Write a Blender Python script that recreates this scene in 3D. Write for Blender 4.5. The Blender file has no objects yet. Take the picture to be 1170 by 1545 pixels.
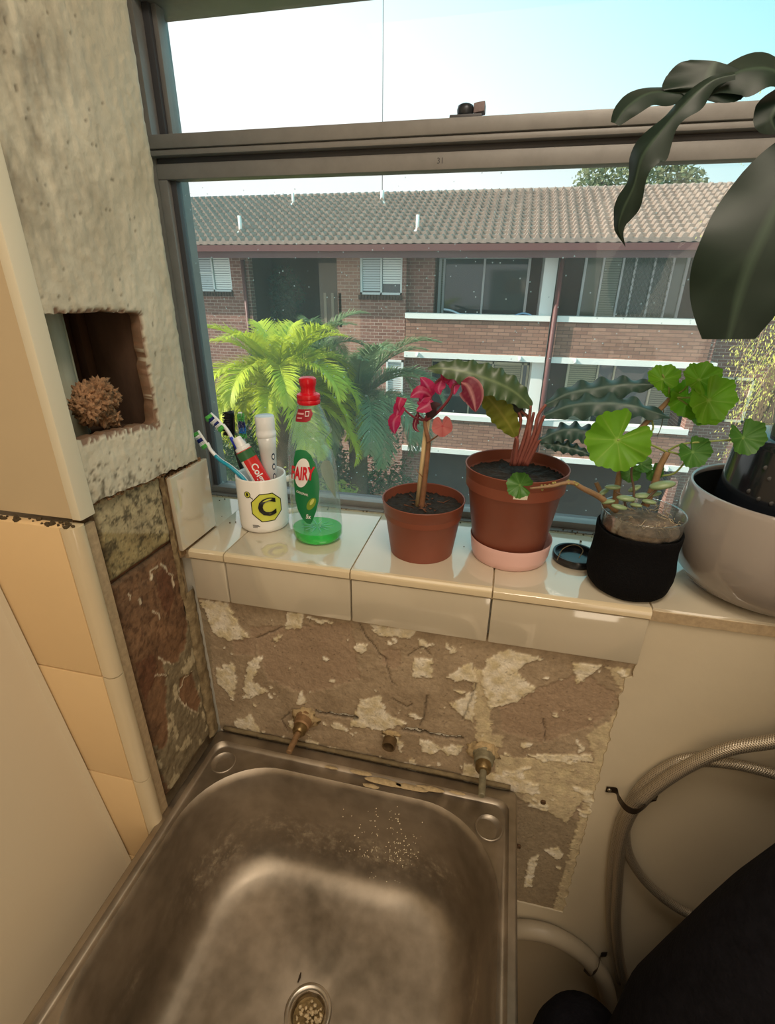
import bpy, bmesh, math, random
from mathutils import Vector, Matrix, noise
from mathutils.geometry import tessellate_polygon
random.seed(7)
SC = bpy.context.scene
COL = SC.collection
PI = math.pi

# ------------------------------------------------------------------ camera
CAM = Vector((0, 0, 1.652))
F = 752.53
R0 = Vector((0.97427, 0.22518, 0.00994)); R1 = Vector((0.10192, -0.40075, -0.91050)); R2 = Vector((-0.20104, 0.88808, -0.41339))
R2 = R2.normalized(); R0 = (R0 - R2 * R0.dot(R2)).normalized(); R1 = R2.cross(R0)
cd = bpy.data.cameras.new('camera'); cam = bpy.data.objects.new('camera', cd); COL.objects.link(cam)
M = Matrix.Identity(4)
for i in range(3):
    M[i][0] = R0[i]; M[i][1] = -R1[i]; M[i][2] = -R2[i]; M[i][3] = CAM[i]
cam.matrix_world = M
cd.sensor_fit = 'VERTICAL'; cd.sensor_height = 36; cd.lens = F / 1545 * 36; cd.clip_start = 0.02; cd.clip_end = 500
SC.camera = cam

# ------------------------------------------------------------------ world, sun, lamps, exposure
SC.view_settings.view_transform = 'Standard'; SC.view_settings.look = 'None'
SC.view_settings.exposure = 0.0; SC.view_settings.gamma = 1.0; SC.view_settings.use_curve_mapping = False
W = bpy.data.worlds.new('sky'); SC.world = W; W.use_nodes = True
nt = W.node_tree; nt.nodes.clear()
tc = nt.nodes.new('ShaderNodeTexCoord'); dp = nt.nodes.new('ShaderNodeVectorMath'); dp.operation = 'DOT_PRODUCT'
dp.inputs[1].default_value = (0.62, 0.0, 1.0)
rp = nt.nodes.new('ShaderNodeValToRGB')
rp.color_ramp.elements[0].position = 0.10; rp.color_ramp.elements[0].color = (1.02, 1.05, 1.05, 1)
rp.color_ramp.elements[1].position = 0.52; rp.color_ramp.elements[1].color = (0.33, 0.80, 0.87, 1)
e = rp.color_ramp.elements.new(0.30); e.color = (0.72, 0.98, 1.0, 1)
bg = nt.nodes.new('ShaderNodeBackground'); bg.inputs[1].default_value = 1.2
wo = nt.nodes.new('ShaderNodeOutputWorld')
nt.links.new(tc.outputs['Generated'], dp.inputs[0]); nt.links.new(dp.outputs['Value'], rp.inputs[0])
nt.links.new(rp.outputs[0], bg.inputs[0]); nt.links.new(bg.outputs[0], wo.inputs[0])

def light(name, kind, loc, target, power, color, size=(1, 1)):
    d = bpy.data.lights.new(name, kind); d.energy = power; d.color = color
    if kind == 'AREA':
        d.shape = 'RECTANGLE'; d.size = size[0]; d.size_y = size[1]
    o = bpy.data.objects.new(name, d); COL.objects.link(o); o.location = loc
    o.rotation_euler = (Vector(target) - Vector(loc)).to_track_quat('-Z', 'Y').to_euler()
    return o
sun = light('sun', 'SUN', (-40, -13, 33), (0, 0, 0), 7.5, (1.0, 0.93, 0.80)); sun.data.angle = 0.01
light('ceiling_lamp_light', 'AREA', (0.15, 0.10, 2.42), (0.1, 0.15, 0.0), 8.0, (1.0, 0.85, 0.67), (0.5, 0.4))
light('doorway_light', 'AREA', (0.75, -1.65, 1.25), (0.3, 0.6, 1.2), 8.5, (1.0, 0.84, 0.64), (0.8, 1.9))
light('added_ceiling_fill', 'AREA', (0.40, -0.95, 2.42), (0.4, -0.95, 0.0), 15.0, (1.0, 0.84, 0.64), (1.9, 1.2))  # added unseen fill under the ceiling, brightens the room from behind

# ------------------------------------------------------------------ photo measurement helpers: pixel ray met with a plane of the place
def ray(px, py): return R0 * ((px - 585) / F) + R1 * ((py - 772.5) / F) + R2
def PY(px, py, Y): r = ray(px, py); return CAM + r * (Y / r.y)
def PX(px, py, X): r = ray(px, py); return CAM + r * (X / r.x)
def PZ(px, py, Z): r = ray(px, py); return CAM + r * ((Z - CAM.z) / r.z)
def V(*a): return Vector(a)

# ------------------------------------------------------------------ materials
MATS = {}
def hexc(r, g, b):
    f = lambda c: (c / 255 / 12.92) if c / 255 <= 0.04045 else ((c / 255 + 0.055) / 1.055) ** 2.4
    return (f(r), f(g), f(b), 1)
def mat(name, col=(0.5, 0.5, 0.5), rough=0.6, metal=0.0, var=0.0, vscale=30.0, bump=0.0, bscale=60.0, spec=0.5, trans=0.0, sss=0.0, coat=0.0, attr=None, col2=None, stretch=None, ior=1.45, thin=0.0, trl=0.0):
    """procedural principled: base colour with noise variation, bump; attr: mixes col->col2 by the float attribute or takes the colour attribute"""
    if name in MATS: return MATS[name]
    m = bpy.data.materials.new(name); m.use_nodes = True; MATS[name] = m
    n = m.node_tree.nodes; l = m.node_tree.links; b = n['Principled BSDF']
    c = tuple(col[:3]) + (1,)
    b.inputs['Roughness'].default_value = rough; b.inputs['Metallic'].default_value = metal
    b.inputs['Specular IOR Level'].default_value = spec; b.inputs['IOR'].default_value = ior
    b.inputs['Transmission Weight'].default_value = trans; b.inputs['Coat Weight'].default_value = coat
    tcn = n.new('ShaderNodeTexCoord'); vec = tcn.outputs['Object']
    if stretch:
        mp = n.new('ShaderNodeMapping'); mp.inputs['Scale'].default_value = stretch; l.new(vec, mp.inputs[0]); vec = mp.outputs[0]
    src = None
    if attr == 'color':
        a = n.new('ShaderNodeAttribute'); a.attribute_name = 'Col'; src = a.outputs['Color']
    elif attr == 'mask':
        a = n.new('ShaderNodeAttribute'); a.attribute_name = 'Col'
        mx = n.new('ShaderNodeMix'); mx.data_type = 'RGBA'; mx.inputs[6].default_value = c; mx.inputs[7].default_value = tuple(col2[:3]) + (1,)
        l.new(a.outputs['Fac'], mx.inputs[0]); src = mx.outputs[2]
    if var > 0:
        t = n.new('ShaderNodeTexNoise'); t.inputs['Scale'].default_value = vscale; t.inputs['Detail'].default_value = 5; t.inputs['Roughness'].default_value = 0.65
        l.new(vec, t.inputs['Vector'])
        mr = n.new('ShaderNodeMapRange'); mr.inputs[1].default_value = 0.3; mr.inputs[2].default_value = 0.7; mr.inputs[3].default_value = 1 - var; mr.inputs[4].default_value = 1 + var
        l.new(t.outputs['Fac'], mr.inputs[0])
        mu = n.new('ShaderNodeMix'); mu.data_type = 'RGBA'; mu.blend_type = 'MULTIPLY'; mu.inputs[0].default_value = 1
        cb = n.new('ShaderNodeCombineColor')
        for k in range(3): l.new(mr.outputs[0], cb.inputs[k])
        if src: l.new(src, mu.inputs[6])
        else: mu.inputs[6].default_value = c
        l.new(cb.outputs[0], mu.inputs[7]); src = mu.outputs[2]
    if src: l.new(src, b.inputs['Base Color'])
    else: b.inputs['Base Color'].default_value = c
    if bump > 0:
        t = n.new('ShaderNodeTexNoise'); t.inputs['Scale'].default_value = bscale; t.inputs['Detail'].default_value = 4
        l.new(vec, t.inputs['Vector'])
        bp = n.new('ShaderNodeBump'); bp.inputs['Strength'].default_value = bump; bp.inputs['Distance'].default_value = 0.002
        l.new(t.outputs['Fac'], bp.inputs['Height']); l.new(bp.outputs[0], b.inputs['Normal'])
    if trl > 0:   # thin leaf: part of the light passes through
        tr = n.new('ShaderNodeBsdfTranslucent'); ms = n.new('ShaderNodeMixShader'); ms.inputs[0].default_value = trl
        if src: l.new(src, tr.inputs[0])
        else: tr.inputs[0].default_value = c
        o = n['Material Output']; l.new(b.outputs[0], ms.inputs[1]); l.new(tr.outputs[0], ms.inputs[2]); l.new(ms.outputs[0], o.inputs[0])
    return m

def thin_clear(name, tint, gloss=0.10, veil=0.03, rough=0.02, speck=0.0):
    """thin clear sheet: transparent + fresnel-ish gloss + a light film of dust (translucent)"""
    m = bpy.data.materials.new(name); m.use_nodes = True; n = m.node_tree.nodes; l = m.node_tree.links
    n.remove(n['Principled BSDF']); o = n['Material Output']
    tr = n.new('ShaderNodeBsdfTransparent'); tr.inputs[0].default_value = tuple(tint) + (1,)
    gl = n.new('ShaderNodeBsdfGlossy'); gl.inputs['Roughness'].default_value = rough
    lw = n.new('ShaderNodeLayerWeight'); lw.inputs['Blend'].default_value = 0.25
    mr = n.new('ShaderNodeMapRange'); mr.inputs[3].default_value = gloss * 0.4; mr.inputs[4].default_value = min(1, gloss * 5)
    l.new(lw.outputs['Facing'], mr.inputs[0])
    m1 = n.new('ShaderNodeMixShader'); l.new(mr.outputs[0], m1.inputs[0]); l.new(tr.outputs[0], m1.inputs[1]); l.new(gl.outputs[0], m1.inputs[2])
    tl = n.new('ShaderNodeBsdfTranslucent'); tl.inputs[0].default_value = (0.9, 0.9, 0.86, 1)
    m2 = n.new('ShaderNodeMixShader'); l.new(m1.outputs[0], m2.inputs[1]); l.new(tl.outputs[0], m2.inputs[2])
    if speck > 0:
        tcn = n.new('ShaderNodeTexCoord')
        vo = n.new('ShaderNodeTexVoronoi'); vo.inputs['Scale'].default_value = 70; l.new(tcn.outputs['Object'], vo.inputs['Vector'])
        cr = n.new('ShaderNodeMapRange'); cr.inputs[1].default_value = 0.10; cr.inputs[2].default_value = 0.04; cr.inputs[3].default_value = 0; cr.inputs[4].default_value = speck
        l.new(vo.outputs['Distance'], cr.inputs[0])
        ns = n.new('ShaderNodeTexNoise'); ns.inputs['Scale'].default_value = 6; l.new(tcn.outputs['Object'], ns.inputs['Vector'])
        mm = n.new('ShaderNodeMapRange'); mm.inputs[1].default_value = 0.3; mm.inputs[2].default_value = 0.75; mm.inputs[3].default_value = veil * 0.6; mm.inputs[4].default_value = veil * 1.5
        l.new(ns.outputs['Fac'], mm.inputs[0])
        ad = n.new('ShaderNodeMath'); ad.operation = 'ADD'; l.new(cr.outputs[0], ad.inputs[0]); l.new(mm.outputs[0], ad.inputs[1])
        l.new(ad.outputs[0], m2.inputs[0])
    else: m2.inputs[0].default_value = veil
    l.new(m2.outputs[0], o.inputs[0]); MATS[name] = m
    return m

def brick_mat(name, c1, c2, cm, bw=0.24, bh=0.086, swap=False):
    m = bpy.data.materials.new(name); m.use_nodes = True; n = m.node_tree.nodes; l = m.node_tree.links; b = n['Principled BSDF']
    tcn = n.new('ShaderNodeTexCoord'); sp = n.new('ShaderNodeSeparateXYZ'); cb = n.new('ShaderNodeCombineXYZ'); ad = n.new('ShaderNodeMath'); ad.operation = 'ADD'
    l.new(tcn.outputs['Object'], sp.inputs[0]); l.new(sp.outputs[0], ad.inputs[0]); l.new(sp.outputs[1], ad.inputs[1])
    l.new(ad.outputs[0], cb.inputs[0]); l.new(sp.outputs[2], cb.inputs[1])
    t = n.new('ShaderNodeTexBrick'); t.inputs['Scale'].default_value = 1; t.inputs['Brick Width'].default_value = bw; t.inputs['Row Height'].default_value = bh
    t.inputs['Mortar Size'].default_value = 0.008; t.inputs['Color1'].default_value = c1; t.inputs['Color2'].default_value = c2; t.inputs['Mortar'].default_value = cm
    l.new(cb.outputs[0], t.inputs['Vector']); l.new(t.outputs['Color'], b.inputs['Base Color']); b.inputs['Roughness'].default_value = 0.85
    bp = n.new('ShaderNodeBump'); bp.inputs['Strength'].default_value = 0.6; bp.inputs['Distance'].default_value = 0.01; bp.invert = True
    l.new(t.outputs['Fac'], bp.inputs['Height']); l.new(bp.outputs[0], b.inputs['Normal'])
    MATS[name] = m; return m

# ------------------------------------------------------------------ mesh builder
class MB:
    def __init__(s): s.v = []; s.f = []; s.uv = {}; s.c = {}
    def vert(s, p, c=None, uv=None):
        s.v.append(Vector(p)); i = len(s.v) - 1
        if c is not None: s.c[i] = c
        if uv is not None: s.uv[i] = uv
        return i
    def face(s, *i): s.f.append(tuple(i)); return s
    def poly(s, pts, c=None): s.f.append(tuple(s.vert(p, c) for p in pts)); return s
    def box(s, a, b, bev=0.0):
        x0, y0, z0 = [min(a[k], b[k]) for k in range(3)]; x1, y1, z1 = [max(a[k], b[k]) for k in range(3)]
        if bev <= 0:
            i = [s.vert(p) for p in ((x0, y0, z0), (x1, y0, z0), (x1, y1, z0), (x0, y1, z0), (x0, y0, z1), (x1, y0, z1), (x1, y1, z1), (x0, y1, z1))]
            for q in ((0, 3, 2, 1), (4, 5, 6, 7), (0, 1, 5, 4), (1, 2, 6, 5), (2, 3, 7, 6), (3, 0, 4, 7)): s.face(*[i[k] for k in q])
        else:
            bm = bmesh.new(); bmesh.ops.create_cube(bm, size=1)
            bmesh.ops.transform(bm, matrix=Matrix.Translation(((x0 + x1) / 2, (y0 + y1) / 2, (z0 + z1) / 2)) @ Matrix.Diagonal((x1 - x0, y1 - y0, z1 - z0, 1)), verts=bm.verts)
            bmesh.ops.bevel(bm, geom=list(bm.edges), offset=min(bev, (x1 - x0) * .45, (y1 - y0) * .45, (z1 - z0) * .45), segments=2, affect='EDGES', profile=0.6)
            s.bm(bm)
        return s
    def bm(s, bm, mtx=None, c=None):
        o = len(s.v); bm.verts.ensure_lookup_table(); bm.verts.index_update()
        for v in bm.verts: s.vert(mtx @ v.co if mtx else v.co.copy(), c)
        for f in bm.faces: s.f.append(tuple(o + v.index for v in f.verts))
        bm.free(); return s
    def rings(s, rings, closed=True, cap0=False, cap1=False, cols=None, uv=False):
        idx = []
        for k, r in enumerate(rings):
            nn = len(r); idx.append([s.vert(p, cols[k] if cols else None, (j / nn, k) if uv else None) for j, p in enumerate(r)])
        n = len(rings[0])
        for k in range(len(rings) - 1):
            for j in range(n if closed else n - 1):
                s.face(idx[k][j], idx[k][(j + 1) % n], idx[k + 1][(j + 1) % n], idx[k + 1][j])
        if cap0: s.face(*reversed(idx[0]))
        if cap1: s.face(*idx[-1])
        return s
    def tube(s, path, r, n=8, cap=True, flat=1.0, uvs=False):
        path = [Vector(p) for p in path]; L = len(path); rr = r if isinstance(r, (list, tuple)) else [r] * L
        up = Vector((0.13, 0.21, 0.97)); rings = []; prev = None
        dist = 0; ds = []
        for k in range(L):
            t = (path[min(k + 1, L - 1)] - path[max(k - 1, 0)]).normalized()
            if prev is None:
                a = t.cross(up)
                if a.length < 0.05: a = t.cross(Vector((1, 0, 0)))
                a.normalize()
            else:
                a = (prev - t * prev.dot(t)).normalized()
            prev = a; b = t.cross(a)
            if k: dist += (path[k] - path[k - 1]).length
            ds.append(dist)
            rings.append([path[k] + (a * math.cos(2 * PI * j / n) + b * (flat * math.sin(2 * PI * j / n))) * rr[k] for j in range(n)])
        o = len(s.v)
        s.rings(rings, True, cap, cap)
        if uvs:
            for k in range(L):
                for j in range(n): s.uv[o + k * n + j] = (ds[k], j / n)
        return s
    def lathe(s, prof, c=(0, 0, 0), n=40, sx=1, sy=1, cap0=False, cap1=False):
        s.rings([[Vector((c[0] + sx * r * math.cos(2 * PI * j / n), c[1] + sy * r * math.sin(2 * PI * j / n), c[2] + z)) for j in range(n)] for r, z in prof], True, cap0, cap1)
        return s
    def blob(s, c, r, sub=3, amp=0.0, fr=3.0, seed=0, sc=(1, 1, 1)):
        bm = bmesh.new(); bmesh.ops.create_icosphere(bm, subdivisions=sub, radius=1)
        for v in bm.verts:
            d = 1 + amp * noise.noise(v.co * fr + Vector((seed, seed * .7, 0))) + amp * .5 * noise.noise(v.co * fr * 2.7 + Vector((0, seed, 3)))
            v.co = Vector((v.co.x * sc[0], v.co.y * sc[1], v.co.z * sc[2])) * (d * r) + Vector(c)
        return s.bm(bm)
    def build(s, name, m, parent=None, smooth=True, kind=None, auto=None):
        off = Vector((0, 0, 0))
        if parent is not None:
            q = parent
            while q is not None: off += q.location; q = q.parent
        me = bpy.data.meshes.new(name); me.from_pydata([tuple(p - off) for p in s.v], [], s.f); me.update()
        if s.c:
            at = me.color_attributes.new('Col', 'FLOAT_COLOR', 'POINT')
            for i in range(len(s.v)):
                c = s.c.get(i, (1, 1, 1)); at.data[i].color = (c, c, c, 1) if isinstance(c, (int, float)) else tuple(c[:3]) + (1,)
        if s.uv:
            ul = me.uv_layers.new(name='UVMap')
            for lp in me.loops: ul.data[lp.index].uv = s.uv.get(lp.vertex_index, (0, 0))
        me.materials.append(m if not isinstance(m, str) else MATS[m])
        if smooth:
            me.polygons.foreach_set('use_smooth', [True] * len(me.polygons))
            if auto is not None: me.set_sharp_from_angle(angle=math.radians(auto))
        o = bpy.data.objects.new(name, me); COL.objects.link(o)
        if parent is not None: o.parent = parent
        if kind: o['kind'] = kind
        return o

def tag(o, label, cat, group=None):
    o['label'] = label; o['category'] = cat
    if group: o['group'] = group
    return o
def thing(name, loc, label, cat, group=None):
    o = bpy.data.objects.new(name, None); COL.objects.link(o); o.location = loc; o.empty_display_size = 0.03
    return tag(o, label, cat, group)
def struct(o): o['kind'] = 'structure'; return o
def sroot(name, loc=(0, 0, 0)):
    o = bpy.data.objects.new(name, None); COL.objects.link(o); o.location = loc; o['kind'] = 'structure'; o.empty_display_size = 0.03; return o

def catmull(pts, sub=6):
    P = [Vector(p) for p in pts]; P = [P[0] * 2 - P[1]] + P + [P[-1] * 2 - P[-2]]; out = []
    for k in range(1, len(P) - 2):
        for j in range(sub):
            t = j / sub; a, b, c, d = P[k - 1], P[k], P[k + 1], P[k + 2]
            out.append(0.5 * ((2 * b) + (c - a) * t + (2 * a - 5 * b + 4 * c - d) * t * t + (3 * b - a - 3 * c + d) * t ** 3))
    out.append(P[-2]); return out

def inside(x, y, poly):
    c = False; n = len(poly); j = n - 1
    for i in range(n):
        xi, yi = poly[i]; xj, yj = poly[j]
        if (yi > y) != (yj > y) and x < (xj - xi) * (y - yi) / (yj - yi) + xi: c = not c
        j = i
    return c
def segdist(x, y, pl):
    best = 9
    for (ax, ay), (bx, by) in zip(pl, pl[1:]):
        dx, dy = bx - ax, by - ay; L = dx * dx + dy * dy
        t = max(0, min(1, ((x - ax) * dx + (y - ay) * dy) / L)) if L else 0
        d = math.hypot(x - ax - t * dx, y - ay - t * dy)
        if d < best: best = d
    return best
def mixc(a, b, t): t = max(0, min(1, t)); return tuple(a[k] + (b[k] - a[k]) * t for k in range(3))
def N(x, y, z=0.0): return noise.noise(Vector((x, y, z)))
def FBM(x, y, z=0.0, o=4): return noise.fractal(Vector((x, y, z)), 0.8, 2.1, o)

def text_tris(s, size, bold=0.0):
    cu = bpy.data.curves.new('lettering', 'FONT'); cu.body = s; cu.size = size; cu.resolution_u = 3; cu.offset = bold; cu.align_x = 'CENTER'; cu.align_y = 'CENTER'
    o = bpy.data.objects.new('lettering', cu); COL.objects.link(o)
    bpy.context.view_layer.update()
    me = bpy.data.meshes.new_from_object(o); v = [p.co.copy() for p in me.vertices]; f = [tuple(p.vertices) for p in me.polygons]
    bpy.data.objects.remove(o); bpy.data.curves.remove(cu); bpy.data.meshes.remove(me)
    return v, f
def text_on(s, size, fn, bold=0.0, sx=1.0, shear=0.0):
    v, f = text_tris(s, size, bold); mb = MB()
    for p in v: mb.vert(fn(p.x * sx + shear * p.y, p.y))
    mb.f = f; return mb
def flat_on(poly, fn, n=10):
    """star-shaped 2d polygon filled in rings about its middle, mapped by fn"""
    cx = sum(p[0] for p in poly) / len(poly); cy = sum(p[1] for p in poly) / len(poly); mb = MB(); K = 5
    idx = []
    for k in range(1, K + 1):
        idx.append([mb.vert(fn(cx + (p[0] - cx) * k / K, cy + (p[1] - cy) * k / K)) for p in poly])
    c = mb.vert(fn(cx, cy)); m = len(poly)
    for j in range(m):
        mb.face(c, idx[0][j], idx[0][(j + 1) % m])
        for k in range(K - 1): mb.face(idx[k][j], idx[k + 1][j], idx[k + 1][(j + 1) % m], idx[k][(j + 1) % m])
    return mb
def ring_on(poly, w, fn):
    cx = sum(p[0] for p in poly) / len(poly); cy = sum(p[1] for p in poly) / len(poly); mb = MB()
    R = max(math.hypot(p[0] - cx, p[1] - cy) for p in poly); a = [mb.vert(fn(*p)) for p in poly]
    b = [mb.vert(fn(cx + (p[0] - cx) * (1 - w / R), cy + (p[1] - cy) * (1 - w / R))) for p in poly]
    for j in range(len(poly)): k = (j + 1) % len(poly); mb.face(a[j], a[k], b[k], b[j])
    return mb
def ell(cx, cy, rx, ry, n=32, rot=0): return [(cx + rx * math.cos(2 * PI * k / n) * math.cos(rot) - ry * math.sin(2 * PI * k / n) * math.sin(rot), cy + rx * math.cos(2 * PI * k / n) * math.sin(rot) + ry * math.sin(2 * PI * k / n) * math.cos(rot)) for k in range(n)]
def dense(poly, n=6):
    out = []
    for a, b in zip(poly, poly[1:] + poly[:1]):
        for k in range(n): out.append((a[0] + (b[0] - a[0]) * k / n, a[1] + (b[1] - a[1]) * k / n))
    return out

# base materials
mat('white_paint', hexc(206, 202, 188), 0.6, var=0.04, vscale=6, bump=0.15, bscale=90)
mat('tile_glaze', hexc(200, 190, 169), 0.07, spec=0.5, ior=2.5, var=0.02, vscale=8, bump=0.03, bscale=25)
mat('grout', hexc(168, 148, 118), 0.9, var=0.2, vscale=120)
mat('vertex_rough', (1, 1, 1), 0.88, attr='color', var=0.17, vscale=160, bump=0.6, bscale=240)
mat('vertex_paint', (1, 1, 1), 0.55, attr='color', var=0.05, vscale=60, bump=0.5, bscale=130)
mat('aluminium_dull', hexc(138, 137, 136), 0.45, metal=0.25, var=0.08, vscale=40)
mat('aluminium_dark', hexc(78, 79, 84), 0.5, metal=0.2)
mat('steel', (0.48, 0.44, 0.38), 0.30, metal=1.0, var=0.12, vscale=9, bump=0.05, bscale=60)
mat('brass', hexc(130, 110, 75), 0.4, metal=0.8, var=0.25, vscale=90, bump=0.3, bscale=200)
mat('black_plastic', (0.012, 0.013, 0.015), 0.22, spec=0.6)
mat('terracotta_plastic', hexc(130, 72, 54), 0.45, var=0.05, vscale=20)
mat('soil', (0.02, 0.016, 0.013), 0.95, var=0.5, vscale=120, bump=1, bscale=150)

# ------------------------------------------------------------------ the room shell
SILL = 1.28; WY = 0.600; APY = 0.588; RIM = 0.900; LX = -0.446
FRONTY = 0.415
def plane(name, pts, m, kind='structure'):
    mb = MB(); mb.poly(pts); o = mb.build(name, m, None, False); o['kind'] = kind; return o
mb = MB(); mb.box((-1.3, -1.7, -0.05), (1.7, 1.0, 0.0)); struct(mb.build('floor', mat('floor_vinyl', hexc(120, 100, 78), 0.5, var=0.15, vscale=8), None, False))
mb = MB(); mb.box((-1.3, -1.7, 2.45), (1.7, 1.0, 2.5)); struct(mb.build('ceiling', MATS['white_paint'], None, False))
mb = MB(); mb.box((-1.3, -1.75, 0), (1.7, -1.7, 2.45)); struct(mb.build('wall_back', mat('warm_paint', hexc(176, 158, 128), 0.7, var=0.04), None, False))
mb = MB(); mb.box((1.5, -1.7, 0), (1.55, 1.0, 2.45)); struct(mb.build('wall_right', MATS['warm_paint'], None, False))
# window wall below the sill, right of the bare plaster: smooth paint
wall = sroot('wall_window')
mb = MB()
mb.box((-1.3, WY + 0.002, 0), (1.5, 0.80, 1.266)); mb.build('masonry', MATS['white_paint'], wall, False)
mb = MB(); mb.box((-1.3, 0.80, 0), (1.5, 0.90, 1.262)); mb.build('masonry', MATS['white_paint'], wall, False)
mb = MB(); mb.box((-1.3, 0.80, 2.06), (1.5, 0.90, 2.45)); mb.build('lintel', MATS['white_paint'], wall, False)
mb = MB(); mb.box((1.2, 0.66, 1.27), (1.5, 0.90, 2.06)); mb.build('masonry', MATS['white_paint'], wall, False)
# painted skin right of the bare patch, with a ragged left edge
skin_m = mat('wall_skin_paint', hexc(196, 184, 160), 0.5, var=0.04, vscale=5, bump=0.2, bscale=70)
mb = MB(); zs = [0.0 + i * 0.004 for i in range(0, 317)]
L = []
for z in zs:
    xe = (0.214 if z > 1.16 else 0.206) + 0.004 * N(z * 60, 3) + 0.002 * N(z * 130, 5)
    if z < 0.60: xe = 0.02 + 0.006 * N(z * 60, 8)
    L.append((xe, z))
for (xa, za), (xb, zb) in zip(L, L[1:]):
    a = mb.vert((xa, WY - 0.005, za)); b = mb.vert((1.5, WY - 0.005, za)); c = mb.vert((1.5, WY - 0.005, zb)); d = mb.vert((xb, WY - 0.005, zb)); mb.face(a, b, c, d)
    e0 = mb.vert((xa, WY + 0.004, za)); e1 = mb.vert((xb, WY + 0.004, zb)); mb.face(a, d, e1, e0)
mb.build('paint_skin', skin_m, wall, False)
# upper edge of that skin: rounded lip under the sill on the right
mb = MB(); mb.box((0.216, 0.592, 1.262), (1.5, 0.62, 1.2775), 0.004); mb.build('sill_lip', skin_m, wall, True, auto=40)

# bare plaster patch: relief and its own stains / flakes of old paint
def z8(pts): return [(280 + a / 1.671, 880 + b / 1.671) for a, b in pts]
def to_xz(pts): return [(lambda q: (q.x, q.z))(PY(a, b, WY)) for a, b in pts]
WHITE = [[(38,38),(110,48),(135,98),(162,132),(110,142),(70,122),(52,70)], [(258,72),(303,68),(292,112),(253,116)], [(160,195),(197,178),(172,245),(212,270),(170,284),(148,268)],
 [(78,214),(120,198),(134,240),(122,288),(83,250)], [(468,103),(592,114),(562,137),(480,127)], [(576,188),(622,188),(622,236),(573,232)], [(583,136),(628,154),(600,163)],
 [(718,193),(738,247),(657,236),(690,213)], [(758,190),(810,163),(908,188),(850,200),(838,225),(882,265),(822,302),(768,312),(748,250)], [(668,300),(733,268),(727,347),(690,327)],
 [(443,292),(490,278),(508,325),(562,350),(500,368),(418,357)], [(975,196),(1050,203),(988,254)], [(125,345),(165,328),(188,368),(128,362)], [(588,388),(632,400),(627,428),(600,422)],
 [(860,428),(1022,428),(1028,446),(900,442)], [(700,448),(790,480),(892,498),(892,528),(760,512),(700,492)], [(298,80),(378,95),(340,100)], [(230,128),(246,130),(222,156)], [(292,262),(306,300),(282,302)],
 [(430,150),(462,150),(450,175),(425,165)], [(985,390),(1010,420),(990,425)], [(650,410),(700,405),(690,430),(660,432)], [(845,395),(875,400),(870,415),(848,410)], [(530,395),(550,395),(545,428)], [(868,690),(890,680),(872,760),(852,760)], [(905,670),(940,660),(955,690),(930,690)]]
CREAM = [[(728,205),(765,230),(770,300),(775,420),(740,420),(725,300)], [(1060,205),(1122,215),(1108,360),(1052,500),(1005,640),(955,825),(925,825),(1000,560),(1030,430),(1010,380),(1080,335),(1105,280)], [(740,380),(800,380),(800,410),(745,410)], [(780,430),(1040,450),(1020,520),(960,600),(900,560),(840,540),(780,470)], [(460,60),(500,100),(420,90)]]
GREY = [[(838,540),(905,545),(1000,600),(975,720),(930,830),(838,800)], [(20,40),(60,60),(75,300),(60,360),(20,300)]]
PINK = [[(120,140),(170,135),(180,180),(125,180)], [(495,165),(545,165),(535,215),(500,205)], [(160,110),(420,100),(440,240),(300,280),(210,240)], [(790,300),(1000,220),(1090,280),(1060,330),(1020,360),(900,400),(800,370)]]
CRACK = [[(440,100),(470,150),(500,185),(522,245),(530,256)], [(525,288),(560,308),(572,300)], [(610,280),(603,345),(590,358)], [(262,325),(243,345),(262,372)], [(700,340),(735,250)], [(900,340),(910,395)], [(560,180),(600,160),(620,178)], [(180,140),(240,110)]]
GAP = [[(330,322),(380,330),(432,336)], [(548,366),(600,372),(650,384),(692,388)]]
WH = [to_xz(z8(p)) for p in WHITE]; CR = [to_xz(z8(p)) for p in CREAM]; GR = [to_xz(z8(p)) for p in GREY]; PK = [to_xz(z8(p)) for p in PINK]; CK = [to_xz(z8(p)) for p in CRACK]; GP = [to_xz(z8(p)) for p in GAP]
def bbox(p): return (min(a for a, _ in p), max(a for a, _ in p), min(b for _, b in p), max(b for _, b in p))
def inany(x, z, L, BB):
    for p, b in zip(L, BB):
        if b[0] <= x <= b[1] and b[2] <= z <= b[3] and inside(x, z, p): return True
    return False
BW, BC, BG, BP = [[bbox(p) for p in q] for q in (WH, CR, GR, PK)]
cT1 = hexc(170, 152, 127); cT2 = hexc(146, 128, 104); cPK = hexc(158, 135, 112); cW = hexc(228, 220, 202); cC = hexc(204, 190, 154); cG = hexc(136, 122, 98); cD = hexc(52, 42, 32)
mb = MB(); x0, x1, z0, z1 = -0.452, 0.222, 0.56, 1.20; st = 0.0021
nx = int((x1 - x0) / st); nz = int((z1 - z0) / st)
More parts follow.
